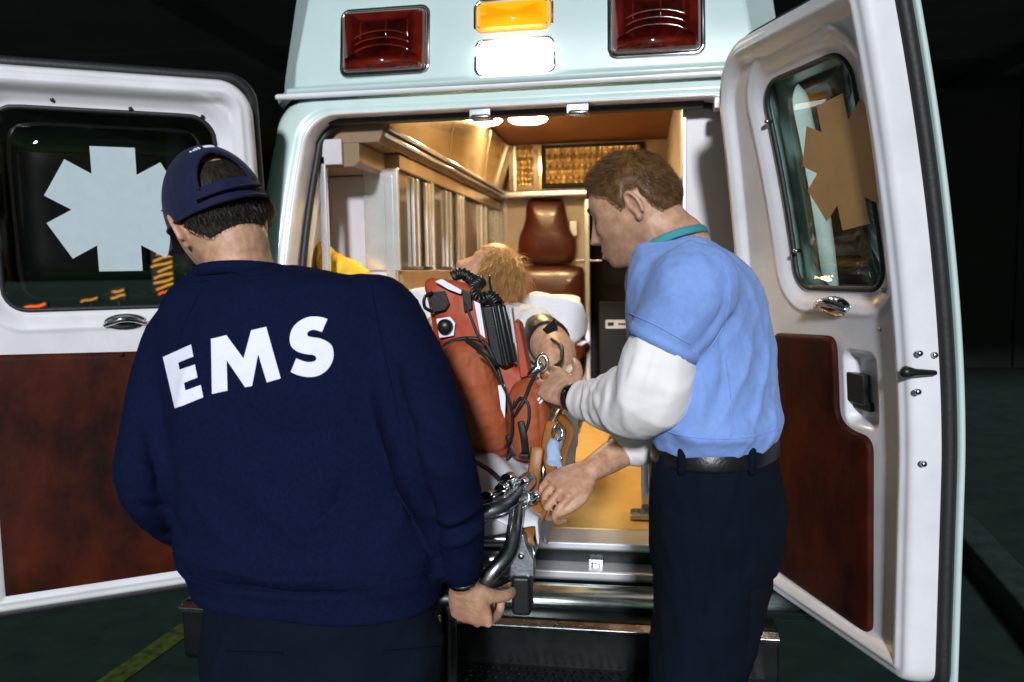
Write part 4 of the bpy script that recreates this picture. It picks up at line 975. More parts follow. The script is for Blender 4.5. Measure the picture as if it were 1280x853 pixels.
    tr = bake(join(pel, leg(hipR, fr), leg(hipL, flt)), .007, 8, .6); crumple(tr, .003, 14, 9); creases(tr, .005, 10, 12); creases(tr, .002, 28, 13)
    tro = link('trousers', tr, M['trouser'], root)
    bvt = BVHTree.FromPolygons([tuple(v) for v in getv(tr)], [tuple(p.vertices) for p in tr.polygons])
    for px in (283, 480):   # hip pocket welts
        pts = []
        for t in np.linspace(0, 1, 8):
            d = ray(px + 70 * t, 815 + (2 if px < 300 else -6) * t).normalized(); h = bvt.ray_cast(CAMP, d)
            if h[0]: pts.append(h[0] + h[1] * .002)
        if len(pts) > 3: obj('pocket_welt', sweep(pts, .0022, 8), M['trouser'], tro)
    for f, t in ((fr, (.15, 1, 0)), (flt, (-.15, 1, 0))): shoe(f, t, M['belt'], root)
    # body
    hc = Q(275, 273, 1.39); fwd = (-.62, .70, -.32); Mh = frame3(fwd, (-.50, .16, .86)); sc = 1.03
    nb0 = Q(300, 342, 1.375)
    hb = hc + np.array(Mh @ Vector((0, -.02, -.055)))
    parts = head_parts(hc, Mh, sc) + [limb([(nb0 + (0, 0, -.06), .075), (nb0, .064), ((nb0 + hb) / 2, .060), (hb, .060), (hb * .6 + hc * .4, .055)], 5, 24)]
    parts.append(torso([(c, w - .022, d - .022) for c, w, d in tor[1:]], rt, fw))
    parts.append(torso([(hips + (0, 0, .09), 140 * k - .02, .10), (hips, 150 * k - .02, .11), (hips + (0, 0, -.13), 138 * k - .02, .10)], rt, fw))
    for h, f in ((hipR, fr), (hipL, flt)): parts.append(limb([(h, .075), (h * .5 + f * .5 + (0, .01, .05), .055), (f + (0, 0, .05), .045), (f + (0, .06, .035), .034)], 4, 14))
    wr = wrR + dW * .03
    parts.append(limb([(shR, .06), (Q(498, 452, 1.33), .052), (Q(521, 510, 1.28), .048), (elR, .045), (Q(562, 632, 1.285), .038), (wrR, .030), (wr, .029)], 5, 16)); parts.append(limb([(shL, .058), (Q(216, 480, 1.36), .050), (Q(203, 540, 1.325), .046), (elL, .044), (Q(222, 640, 1.40), .040), (Q(245, 655, 1.49), .034), (wrL, .030)], 5, 16))
    kn = Q(590, 772, 1.385); hd = unit(kn - wr)
    parts += hand_parts(wr + hd * .012, hd, (-.25, -1, .15), -1, (1.15, 1.35, .9), 1.0, thumb=((.45, .60, -.50), (.30, .55, -.75), (-.1, .5, -.85)))
    parts += hand_parts(wrL, unit(wrL - elL), (-.6, .2, .8), 1, (.8, 1.0, .7))
    bd = bake(join(*parts), .0033, 3, .5); skin_marks(bd, hc, Mh, sc, shave=.15, extra=[(wr + hd * .10, .03), (wr + hd * .12, .02)])
    link('body', bd, M['skin'], root)
    hair_obj('hair', hc, Mh, sc, (-.2, -.085, -.055, -.035, -.012, .012, .03, .09, .2), (-.070, -.068, -.052, -.02, .03, -.002, .03, .06, .06), 9000, .011, lambda p: np.array((0, -.1, -1.0)), M['hair_a'], root, lift=.45, jit=.25, shell=.0025, width=.0011, seed=5, zmax=((-.2, -.07, -.045, .0, .2), (.085, .075, .030, .012, .0)))
    # cap with the rear opening
    cap_root = cap(hc, Mh, sc, root)
    return root
def cap(hc, Mh, sc, root):
    hc = np.array(hc); Mm = np.array(Mh)
    def surf(az, el, off):
        """az from the face (0) round to the back (pi); el 0 at the band to 1 at the crown"""
        zb = .004 + .018 * math.cos(az); e = zb / .13
        th = (math.asin(min(.9, e)) * (1 - el) + math.pi / 2 * el)
        s = np.array((math.sin(az) * math.cos(th), math.cos(az) * math.cos(th), math.sin(th)))
        p = head_pos(s[None])[0]; r = np.linalg.norm(p); base = np.array((.0875, .1115, .131)); q = s / math.sqrt((s[0] / base[0]) ** 2 + (s[1] / base[1]) ** 2 + (s[2] / base[2]) ** 2)
        q = q * (1 + .02 * math.sin(math.pi * el))
        return q + s * off
    W = lambda p: hc + Mm @ (np.asarray(p) * sc)
    na, ne = 132, 44; AZ = np.linspace(-math.pi, math.pi, na, endpoint=False) + math.pi; EL = np.linspace(0, 1, ne)
    def hole(a, e):
        b = abs(((a - math.pi) + math.pi) % (2 * math.pi) - math.pi); 
        return (b / .44) ** 2 + ((e - .20) / .33) ** 2 < 1 and e > .20
    seam = lambda a: -.0012 * sum(math.exp(-(((a - k * math.pi / 3 + math.pi) % (2 * math.pi) - math.pi) / .018) ** 2) for k in range(6))
    idx = {}; V = []; F_ = []
    for lay, off in ((0, .0), (1, -.0028)):
        for i, e in enumerate(EL):
            for j, a in enumerate(AZ): idx[lay, i, j] = len(V); V.append(W(surf(a, min(e, .985), off + (seam(a) if lay == 0 else 0))))
    for i in range(ne - 1):
        for j in range(na):
            j2 = (j + 1) % na
            if hole((AZ[j] + AZ[j] + (AZ[1] - AZ[0])) / 2, (EL[i] + EL[i + 1]) / 2): continue
            F_.append((idx[0, i, j], idx[0, i, j2], idx[0, i + 1, j2], idx[0, i + 1, j])); F_.append((idx[1, i, j], idx[1, i + 1, j], idx[1, i + 1, j2], idx[1, i, j2]))
    for j in range(na): j2 = (j + 1) % na; F_.append((idx[0, 0, j], idx[1, 0, j], idx[1, 0, j2], idx[0, 0, j2]))
    co = obj('cap', (V, F_), M['navycap'], root)
    arch = [W(surf(math.pi + .455 * math.cos(t), .20 + .34 * math.sin(t), .001)) for t in np.linspace(0, math.pi, 30)]
    obj('opening_binding', sweep(arch, .0035, 8), M['navycap'], co)
    obj('adjuster_strap', sweep([W(surf(math.pi + b, .10, .003)) for b in np.linspace(-.50, .54, 20)], .0105, 8, ref=tuple(Mm @ np.array((0, -.3, 1.))), flat=.22), M['navycap'], co)
    obj('sweatband', sweep([W(surf(a, .015, .001)) for a in np.linspace(0, 2 * math.pi, 60, endpoint=False)], .0032, 6, closed=True), M['navycap'], co)
    obj('button', ellipsoid(W((0, -.002, .129)), (.008, .008, .004), 14, 8, Mh), M['navycap'], co)
    for b in (-.34, -.26, -.20, -.13, .02, .07, .12, .17, .22):    # small worn white stitching above the opening
        obj('stitching', sweep([W(surf(math.pi - b - .012, .635, .001)), W(surf(math.pi - b + .012, .645 if b < -.2 else .665, .001))], .0016, 6), M['letter'], co)
    # visor
    rows = []
    for s in np.linspace(0, 1, 10):
        r_ = []
        for a in np.linspace(-1.05, 1.05, 24):
            p = surf(a, .01, .0); out = np.array((math.sin(a) * .45, math.cos(a), 0)); ln = .072 * (math.cos(a * 1.45) ** .7 if abs(a * 1.45) < math.pi / 2 else 0) + .001
            r_.append(p + out * ln * s + np.array((0, 0, -.020 * s * (.3 + abs(math.sin(a)) * 1.2) + .001)))
        rows.append([W(q) for q in r_])
    rows2 = [[q - Mm @ np.array((0, 0, .0035)) for q in r_] for r_ in reversed(rows)]
    obj('visor', grid(rows + rows2, closed_v=True), M['navycap'], co)
    return co
person_navy()

# ---------------------------------------------------------------- man in the blue scrub top
def person_scrub():
    Y0 = 1.62; k = MPP(Y0, 880); fw = unit((-.88, .46, 0)); rt = np.array((fw[1], -fw[0], 0))
    base = Q(895, 600, 1.63); root = empty('person', (base[0], base[1], 0), 'person in a blue scrub top over white sleeves bending towards the stretcher', 'person')
    def half(px): return px * k
    tor = [(Q(846, 300, 1.62), .080, .062), (Q(856, 318, 1.62), .135, .085), (Q(866, 342, 1.62), .178, .105), (Q(874, 385, 1.62), .190, .122), (Q(880, 440, 1.62), .186, .126), (Q(887, 500, 1.62), .176, .124), (Q(892, 522, 1.62), .174, .127), (Q(895, 542, 1.62), .160, .118), (Q(895, 556, 1.62), .148, .106)]
    shL, elL, wrL = Q(862, 362, 1.475), Q(812, 488, 1.47), Q(716, 497, 1.66)
    shR, elR, wrR = Q(835, 350, 1.77), Q(838, 520, 1.80), Q(738, 588, 1.64)
    slL = limb([(shL + rt * .04, .080), (shL, .082), (Q(846, 398, 1.462), .075), (Q(832, 425, 1.46), .070)], 5, 22)
    slR = limb([(shR - rt * .04, .080), (shR, .078), (shR * .5 + elR * .5, .068)], 5, 22)
    st = bake(join(torso(tor, rt, fw, ex=2.2), slL, slR), .0055, 9, .6)
    n1 = 1.47
    folds(st, [([Q(945, 400, 1.52), Q(930, 470, 1.50), Q(900, 530, 1.48)], .016, .008), ([Q(960, 430, 1.56), Q(950, 500, 1.54), Q(925, 545, 1.5)], .016, .009), ([Q(900, 420, n1), Q(905, 480, n1), Q(880, 540, n1)], .014, -.009),
               ([Q(870, 445, n1), Q(880, 500, n1), Q(860, 548, n1)], .014, .008), ([Q(850, 490, 1.5), Q(845, 530, 1.5), Q(835, 555, 1.5)], .013, -.008), ([Q(905, 360, 1.48), Q(895, 400, 1.44), Q(868, 437, 1.42)], .012, -.008),
               ([Q(830, 330, 1.5), Q(845, 370, 1.43), Q(838, 415, 1.4)], .018, .004), ([Q(960, 470, 1.55), Q(940, 530, 1.52), Q(970, 552, 1.6)], .012, -.007), ([Q(820, 520, 1.52), Q(860, 545, 1.48), Q(930, 548, 1.48), Q(972, 545, 1.58)], .010, .010),
               ([Q(925, 330, 1.53), Q(940, 370, 1.53), Q(945, 420, 1.53)], .02, -.004), ([Q(915, 380, 1.47), Q(890, 420, 1.44), Q(900, 470, 1.46)], .018, .006)])
    crumple(st, .0015, 16, 21); creases(st, .0050, 12, 23, (1.3, 1.3, .5)); creases(st, .0016, 34, 24); soften(st, 2)
    sto = link('scrub_top', st, M['scrub'], root)
    for sm in (((900, 318), (912, 360), (905, 405), (884, 440)), ((906, 440), (914, 500), (914, 546)), ((818, 532), (860, 546), (930, 548), (974, 536)), ((788, 392), (822, 408), (862, 430))): seam(st, sm, M['scrub'], sto)
    # sleeve hem and neck bands
    ax = unit(Q(832, 425, 1.46) - Q(846, 398, 1.462))
    obj('sleeve_hem', sweep([Q(832, 425, 1.46) - ax * .004, Q(832, 425, 1.46) + ax * .016], [.0690, .0685], 26, caps='flat'), M['scrub'], sto)
    nk = Q(840, 300, 1.615)
    nb = [nk + rt * .074 * math.cos(a) + fw * (.063 * math.sin(a) + (.02 * max(0, math.sin(a)) ** 3)) + np.array((0, 0, -.006 - .085 * max(0, math.sin(a)) ** 1.3 + .026 * max(0, -math.sin(a)))) for a in np.linspace(0, 2 * math.pi, 32, endpoint=False)]
    obj('neck_band', sweep(nb, .0034, 10, ref=(0, 0, 1), flat=2.4, closed=True), M['scrubtrim'], sto)
    # white undershirt sleeves
    wl = limb([(shL, .060), (Q(838, 415, 1.462), .060), (Q(822, 455, 1.455), .068), (elL + (.0, .0, -.004), .074), (Q(785, 503, 1.52), .070), (Q(760, 505, 1.58), .056), (Q(738, 502, 1.625), .045), (Q(728, 500, 1.645), .040)], 6, 26)
    wr_ = limb([(shR, .055), (elR, .062), (Q(805, 548, 1.745), .056), (Q(786, 556, 1.72), .050)], 6, 22)
    us = bake(join(wl, wr_), .0042, 5, .5)
    fo = []
    for i in range(2, 13):
        t = i / 12; c0 = Q(855 - 125 * t, 432 + 18 * t, 1.42 + .16 * t); c1 = Q(815 - 82 * t, 545 - 22 * t, 1.42 + .16 * t); mid = (np.array(c0) + np.array(c1)) / 2 + np.array((-.012 + .024 * ((i * 7) % 5) / 5, -.03, 0))
        fo.append(([c0, mid, c1], .0085 + .003 * (i % 3), (.0055 if i % 2 else -.005)))
    for i in range(5): fo.append(([Q(735 - 2 * i, 468 + 2 * i, 1.6), Q(748 - 6 * i, 495, 1.56), Q(745 - 5 * i, 528 - 2 * i, 1.6)], .005, .004 if i % 2 else -.004))
    folds(us, fo); crumple(us, .0015, 20, 31); creases(us, .0034, 17, 33, (1.3, 1, .7), 1.5); soften(us, 3); creases(us, .0012, 40, 34); soften(us, 1)
    link('undershirt', us, M['whitecotton'], root)
    # trousers, belt
    hp = Q(898, 632, 1.63); f1 = np.array((hp[0] - .06, 1.56, 0)); f2 = np.array((hp[0] - .02, 1.80, 0))
    pel = torso([(Q(895, 545, 1.62), .140, .104), (Q(895, 575, 1.62), .150, .112), (Q(898, 620, 1.625), .162, .124), (Q(900, 660, 1.63), .165, .126), (Q(896, 710, 1.63), .15, .115)], rt, fw)
    h1 = hp - rt * .085 + (0, 0, -.02); h2 = hp + rt * .085 + (0, 0, -.02)
    def leg(h, f): return limb([(h, .098), (h * .74 + (f + (0, 0, .1)) * .26, .090), (h * .48 + (f + (0, 0, .1)) * .52 + fw * .02, .074), (h * .2 + (f + (0, 0, .08)) * .8, .064), (f + (0, 0, .065), .062)], 5, 20)
    tr = bake(join(pel, leg(h1, f1), leg(h2, f2)), .007, 8, .6)
    folds(tr, [([Q(830, 640, 1.5), Q(870, 670, 1.5), Q(900, 650, 1.5)], .016, .006), ([Q(880, 600, 1.48), Q(885, 680, 1.48), Q(875, 800, 1.5)], .012, .006), ([Q(905, 660, 1.5), Q(885, 730, 1.48), Q(900, 840, 1.5)], .02, -.007)])
    crumple(tr, .003, 14, 41); creases(tr, .006, 9, 43, (1, 1, .5)); creases(tr, .002, 28, 44)
    tro = link('trousers', tr, M['trouser'], root)
    bl = torso([(Q(895, 548, 1.62), .150, .112), (Q(895, 551, 1.62), .153, .114), (Q(895, 566, 1.62), .156, .117), (Q(895, 569, 1.62), .153, .114)], rt, fw, k=2, ex=2.2)
    bo = obj('belt', bl, M['belt'], tro)
    d = ray(858, 572).normalized(); bvb = BVHTree.FromPolygons([tuple(v) for v in bl[0]], bl[1])
    for px in (852, 940):
        h = bvb.ray_cast(CAMP, ray(px, 572).normalized())
        if h[0]: c = np.array(h[0]); obj('belt_loop', sweep([c + (0, -.003, .014), c + (0, -.006, 0), c + (0, -.003, -.028)], .005, 6, ref=(1, 0, 0), flat=1.6), M['trouser'], tro)
    for f in (f1, f2): shoe(f, fw, M['belt'], root)
    # body, head bowed and turned away
    al, p = math.radians(15), math.radians(24); fh = np.array((-math.cos(al), math.sin(al), 0)); f = fh * math.cos(p) + np.array((0, 0, -math.sin(p))); up = fh * math.sin(p) + np.array((0, 0, math.cos(p)))
    Mh = frame3(f, up); sc = .915
    hc = Q(791, 257, 1.545) - np.array(Mh @ Vector((-.078 * sc, -.010 * sc, -.008 * sc)))
    nb0 = Q(846, 306, 1.62); hb = hc + np.array(Mh @ Vector((0, -.018, -.05)))
    parts = head_parts(hc, Mh, sc) + [limb([(nb0 + (0.01, 0, -.07), .078), (nb0 + (.0, 0, -.01), .068), ((nb0 + hb) / 2 + (0, 0, -.002), .061), (hb, .061), (hb * .5 + hc * .5, .055)], 5, 24),
             limb([(nb0 + fw * .03 + (0, 0, -.03), .045), ((nb0 + hb) / 2 + fw * .022 + (0, 0, -.005), .045), (hc + np.array(Mh @ Vector((0, .035, -.09))), .032)], 4, 18)]
    parts.append(torso([(c, w - .018, d - .018) for c, w, d in tor[1:]], rt, fw))
    parts.append(torso([(Q(895, 560, 1.62), .12, .09), (Q(900, 660, 1.63), .14, .105), (Q(896, 710, 1.63), .13, .095)], rt, fw))
    for h, ff in ((h1, f1), (h2, f2)): parts.append(limb([(h, .078), (h * .5 + ff * .5 + (0, 0, .05), .056), (ff + (0, 0, .05), .045), (ff + fw * .06 + (0, 0, .035), .034)], 4, 14))
    parts.append(limb([(shL, .05), (elL, .045), (Q(770, 505, 1.56), .044), (Q(740, 501, 1.62), .036), (wrL, .029), (wrL + unit(wrL - elL) * .01, .028)], 6, 18))
    parts.append(limb([(shR, .05), (elR, .046), (Q(790, 555, 1.725), .038), (Q(765, 571, 1.69), .033), (wrR, .026)], 6, 18))
    dL = unit(Q(672, 468, 1.75) - wrL); parts += hand_parts(wrL, dL, (-.2, -.75, .55), 1, (.35, .45, .35), .95, thumb=((.75, .6, -.1), (.5, .8, -.2), (.3, .9, -.3)))
    dR = unit(Q(708, 604, 1.60) - wrR); parts += hand_parts(wrR, dR, (.05, -.55, .83), -1, (.75, 1.1, .8), .97, thumb=((.5, .8, -.15), (.05, .95, -.25), (-.3, .9, -.3)))
    bd = bake(join(*parts), .0030, 3, .45); skin_marks(bd, hc, Mh, sc, shave=.30, extra=[(wrL + dL * .10, .03), (wrR + dR * .10, .03), (Q(760, 300, 1.5), .05)])
    link('body', bd, M['skin'], root)
    def comb(q): return np.array((q[0] * 2, .55 + .4 * (q[2] > .08), -.55 + (q[2] - .03) * 7)) if q[1] > -.03 else np.array((0, -.15, -.8))
    hair_obj('hair', hc, Mh, sc, (-.2, -.088, -.06, -.042, -.030, -.008, .004, .016, .034, .055, .075, .2), (-.058, -.056, -.05, -.022, .020, .026, -.002, -.004, .030, .046, .066, .070), 34000, .011, comb, M['hair_b'], root, lift=.55, jit=.30, shell=.006, width=.0007, top_len=1.6, seed=8)
    # brows and lashes
    def W(v): return hc + np.array(Mh @ (Vector(v) * sc))
    for s in (-1, 1):
        br = []
        rr_ = np.random.default_rng(12)
        for i in range(60):
            t = rr_.random(); x = s * (.014 + .034 * t); zz = .033 + .005 * math.sin(t * 2.4) + rr_.normal() * .0015
            dd = unit((x, math.sqrt(max(1e-6, .1 ** 2 - x * x)), zz)); p_ = head_pos(dd[None])[0]
            br.append(sweep([W(p_ + dd * .0005), W(p_ + dd * .002 + np.array((s * .006, -.001, -.0015)))], [.0007, .0003], 4))
        obj('eyebrow', join(*br), M['hair_b'], root)
        ls = []
        for i in range(14):
            t = i / 13; x = s * (.020 + .023 * t); dd = unit((x, .085, .0045)); p_ = head_pos(dd[None])[0]
            ls.append(sweep([W(p_), W(p_ + np.array((s * .002 * t, .006, -.004)))], [.0006, .0002], 4))
        obj('eyelashes', join(*ls), M['hair_a'], root)
    # wristwatch
    dwr = unit(wrL - Q(740, 501, 1.62))
    obj('watch_strap', sweep([wrL - dwr * .012, wrL + dwr * .006], [.0315, .0305], 20, caps='flat'), M['belt'], root)
    wf = wrL - dwr * .003 + np.array((-.005, -.028, .012)); obj('watch_face', sweep([wf, wf + unit((-.1, -.8, .4)) * .006], [.016, .015], 18, caps='flat'), M['watch'], root)
    return root
person_scrub()

# ================================================================== stretcher
XS = -.47; DZ = .965
ST = empty('stretcher', (XS, 1.6, 0), 'chrome tube ambulance stretcher with a white mattress being loaded through the rear doors', 'stretcher')
def rrect(x0, x1, y0, y1, z, r, n=7):
    o = []
    for cx_, cy_, s0 in ((x1 - r, y1 - r, 0), (x0 + r, y1 - r, 90), (x0 + r, y0 + r, 180), (x1 - r, y0 + r, 270)):
        for a in np.linspace(s0, s0 + 90, n): o.append((cx_ + r * math.cos(math.radians(a)), cy_ + r * math.sin(math.radians(a)), z))
    return o
XR, XLF = -.225, -.715
obj('frame_tube', sweep(rrect(XLF, XR, 1.50, 3.35, DZ - .03, .07), .016, 12, closed=True), M['steel'], ST)
obj('frame_tube', sweep(rrect(XLF + .05, XR - .05, 1.55, 3.30, DZ - .10, .05), .012, 10, closed=True), M['steel'], ST)
for y in (1.62, 2.0, 2.4, 2.8, 3.2): obj('cross_bar', sweep([(XLF, y, DZ - .03), (XR, y, DZ - .03)], .011, 10), M['steel'], ST)
# foot handle: drops from the frame, runs through the fist and across
hR = [Q(652, 604, 1.56), Q(648, 625, 1.51), Q(644, 655, 1.46), Q(637, 688, 1.425), Q(616, 715, 1.398), Q(596, 738, 1.398), Q(560, 748, 1.398)]
hL = [np.array((2 * XS - p[0], p[1], p[2])) for p in reversed(hR)]
obj('foot_handle', sweep(catmull(hR + hL, 6), .0150, 14), M['steel'], ST)
up_ = [Q(580, 646, 1.44), Q(604, 641, 1.435), Q(626, 634, 1.45), Q(644, 620, 1.49), Q(660, 600, 1.56)]
upL = [np.array((2 * XS - p[0], p[1], p[2])) for p in reversed(up_)]
obj('lift_handle', sweep(catmull(upL + up_, 6), .0165, 14), M['steel'], ST)
# cast bracket with its black buffer
for mir in (0, 1):
    pl = [(646, 668), (655, 668), (659, 684), (668, 702), (668, 722), (636, 722), (637, 706), (645, 688)]
    pts = [Q(a, b, 1.462) for a, b in pl]
    if mir: pts = [np.array((2 * XS - p[0], p[1], p[2])) for p in pts]
    br = obj('bracket', prism(pts, (0, .022, 0)), M['silver'], ST, smooth=False, bevel=.004)
    c = sum(pts) / len(pts); obj('rivet', hexbolt(c + np.array((0, -.002, 0)), (0, -1, 0), .006, .005), M['steel'], br)
    b0 = Q(639, 722, 1.455); b1 = Q(664, 770, 1.455); bx0, bx1 = (b0[0], b1[0]) if not mir else (2 * XS - b1[0], 2 * XS - b0[0])
    obj('buffer', box(bx0, bx1, 1.448, 1.50, b1[2], b0[2] + .004), M['blackplastic'], ST, bevel=.008)
    xx = (bx0 + bx1) / 2
    xx = XS + (.09 if not mir else -.09)
    obj('leg', sweep([(xx, 1.505, DZ - .03), (xx, 1.50, .45), (xx, 1.52, .20)], .016, 12), M['blackplastic'], ST)
    wh = obj('wheel', sweep([(xx - .018, 1.56, .085), (xx - .014, 1.56, .085), (xx + .014, 1.56, .085), (xx + .018, 1.56, .085)], [.078, .085, .085, .078], 28, caps='flat'), M['rubber'], ST)
    obj('wheel_fork', sweep([(xx, 1.52, .22), (xx + .026, 1.53, .17), (xx + .028, 1.56, .085)], .008, 8), M['steel'], wh)
    # head-end legs folded, small wheels on the ambulance floor
    hx = XR - .04 if not mir else XLF + .04
    obj('leg', sweep([(hx, 3.15, DZ - .04), (hx, 3.0, .80)], .014, 10), M['steel'], ST)
    wh = obj('wheel', sweep([(hx - .015, 2.98, .735), (hx + .015, 2.98, .735)], .070, 24, caps='flat'), M['rubber'], ST)
obj('leg_cross_bar', sweep([(XS - .10, 1.512, .30), (XS + .10, 1.512, .30)], .012, 10), M['blackplastic'], ST)
# side rail, knobs, clamps
for sx, X in ((1, XR + .012), (-1, XLF - .012)):
    obj('side_rail', sweep(catmull([(X, 1.72, DZ - .02), (X, 1.73, DZ + .10), (X, 1.80, DZ + .15), (X, 2.1, DZ + .155), (X, 2.35, DZ + .15), (X, 2.42, DZ + .10), (X, 2.43, DZ - .02)], 5), .0105, 10), M['chrome'], ST)
    for y in (1.9, 2.08, 2.26): obj('side_rail_post', sweep([(X, y, DZ - .02), (X, y, DZ + .153)], .008, 8), M['chrome'], ST)
for px, py, Y, r in ((652, 607, 1.52, .017), (637, 600, 1.52, .014), (668, 622, 1.52, .013), (690, 612, 1.62, .016), (696, 575, 1.70, .014), (612, 622, 1.47, .014), (629, 612, 1.48, .012)):
    c = Q(px, py, Y); obj('clamp', join(sweep([c + (-.004, -.014, .002), c + (0, .016, 0)], [r, r * .9], 16, caps='flat'), sweep([c + (-r * 1.2, -.014, -r * .3), c + (r * .8, -.016, r * .5)], .0045, 8)), M['chrome'], ST, bevel=.002)
# straps and buckles hanging at the right corner
def strap(pts, w, m, nm='strap', ref=(0, 1, 0), flat=.16): return obj(nm, sweep(catmull(pts, 6), w, 8, ref=ref, flat=flat), M[m], ST)
strap([Q(672, 560, 1.64), Q(668, 590, 1.62), Q(665, 620, 1.58), Q(672, 640, 1.55)], .014, 'strapbrown')
strap([Q(690, 528, 1.72), Q(684, 560, 1.68), Q(690, 600, 1.62), Q(676, 640, 1.56), Q(660, 668, 1.5), Q(662, 684, 1.49)], .013, 'strapbrown')
strap([Q(700, 520, 1.78), Q(712, 540, 1.74), Q(702, 575, 1.7), Q(705, 605, 1.66)], .011, 'strapbrown')
for px, py, Y in ((697, 541, 1.70), (661, 690, 1.48), (655, 622, 1.50)):
    c = Q(px, py, Y)
    obj('buckle', sweep([c + (.011 * math.cos(a), -.008 + .003 * math.sin(2 * a), .016 * math.sin(a)) for a in np.linspace(0, 2 * math.pi, 16, endpoint=False)], .0032, 8, closed=True), M['chrome'], ST)
# mattress: flat foot section and raised back section
def mattress():
    rows = []
    for s in np.linspace(0, 1, 40):
        L = s * 1.82; 
        if L < .95: y, z, ny, nz = 1.50 + L, DZ, 0, 1
        else:
            a = math.radians(25) * min(1, (L - .95) / .12); d = L - .95; y = 2.45 + d * math.cos(math.radians(25)); z = DZ + d * math.sin(math.radians(25)) * min(1, d / .12); ny, nz = -math.sin(a), math.cos(a)
        t = .075; hw = .235; r_ = []
        e = 1 - .25 * (max(0, .04 - s) / .04) ** 2
        for a in np.linspace(0, 2 * math.pi, 24, endpoint=False):
            ca, sa = math.cos(a), math.sin(a); xx = hw * e * math.copysign(abs(ca) ** .35, ca); tt = t * .5 + t * .5 * e * math.copysign(abs(sa) ** .5, sa)
            r_.append((XS + xx, y + ny * tt, z + nz * tt))
        rows.append(r_)
    return grid(rows, closed_u=True, cap=True)
obj('mattress', mattress(), M['sheet'], ST)

# bed sheet over the patient's legs, hanging over the sides
def sheet():
    r = np.random.default_rng(5); nx, ny = 90, 90; V = []
    for j in range(ny):
        y = 1.475 + 1.03 * j / (ny - 1)
        for i in range(nx):
            u = -1 + 2 * i / (nx - 1); x = XS + .275 * np.clip(u * 1.25, -1, 1) + .012 * math.sin(y * 14) * max(0, abs(u) - .8)
            h = .075 + .13 * math.exp(-((y - 2.15) / .25) ** 2) + .05 * sstep(2.1, 2.5, y)
            prof = math.cos(min(1, abs(u) * 1.05) * math.pi / 2) ** .55 if abs(u) < .95 else 0
            legs = .035 * (math.exp(-((x - XS - .10) / .07) ** 2) + math.exp(-((x - XS + .10) / .07) ** 2))
            z = DZ + .02 + h * prof + legs * prof
            if abs(u) > .8: z = DZ + .02 + (h * prof) - .22 * (abs(u) - .8) * (1.4 + .6 * math.sin(y * 11 + u * 3)) * sstep(1.48, 1.75, y)
            z += .007 * math.sin(x * 38 + y * 22 + 2 * math.sin(y * 9)) + .005 * math.sin(y * 47 - x * 31 + 1.5 * math.sin(x * 23)) + .004 * math.sin(x * 70 + y * 61)
            if j < 6: z -= .02 * (1 - j / 6) ** 2
            V.append((x, y, z))
    F_ = [(j * nx + i, j * nx + i + 1, (j + 1) * nx + i + 1, (j + 1) * nx + i) for j in range(ny - 1) for i in range(nx - 1)]
    o = obj('bed_sheet', (V, F_), M['sheet']); m = o.modifiers.new('solid', 'SOLIDIFY'); m.thickness = .004
    return tag(o, 'wrinkled white sheet draped over the patient on the stretcher', 'sheet')
sheet()
pil = inflate([Q(498, 372, 2.74), Q(540, 362, 2.76), Q(600, 372, 2.78), Q(650, 374, 2.72), Q(690, 372, 2.66), Q(722, 378, 2.62), Q(736, 398, 2.60), Q(728, 420, 2.58), Q(700, 432, 2.58), Q(640, 445, 2.62), Q(560, 440, 2.68), Q(500, 420, 2.7)], (.05, -.8, .6), .075, .07, k=6, ex=.5)
pm = mesh_from('pillow', *pil); _b = bmesh.new(); _b.from_mesh(pm); bmesh.ops.subdivide_edges(_b, edges=_b.edges[:], cuts=1, use_grid_fill=True); _b.to_mesh(pm); _b.free(); pm.update(); pm.polygons.foreach_set('use_smooth', [True] * len(pm.polygons))
crumple(pm, .007, 22, 51); crumple(pm, .003, 55, 52)
tag(link('pillow', pm, M['sheet']), "rumpled white pillow behind the patient's shoulders", 'pillow')

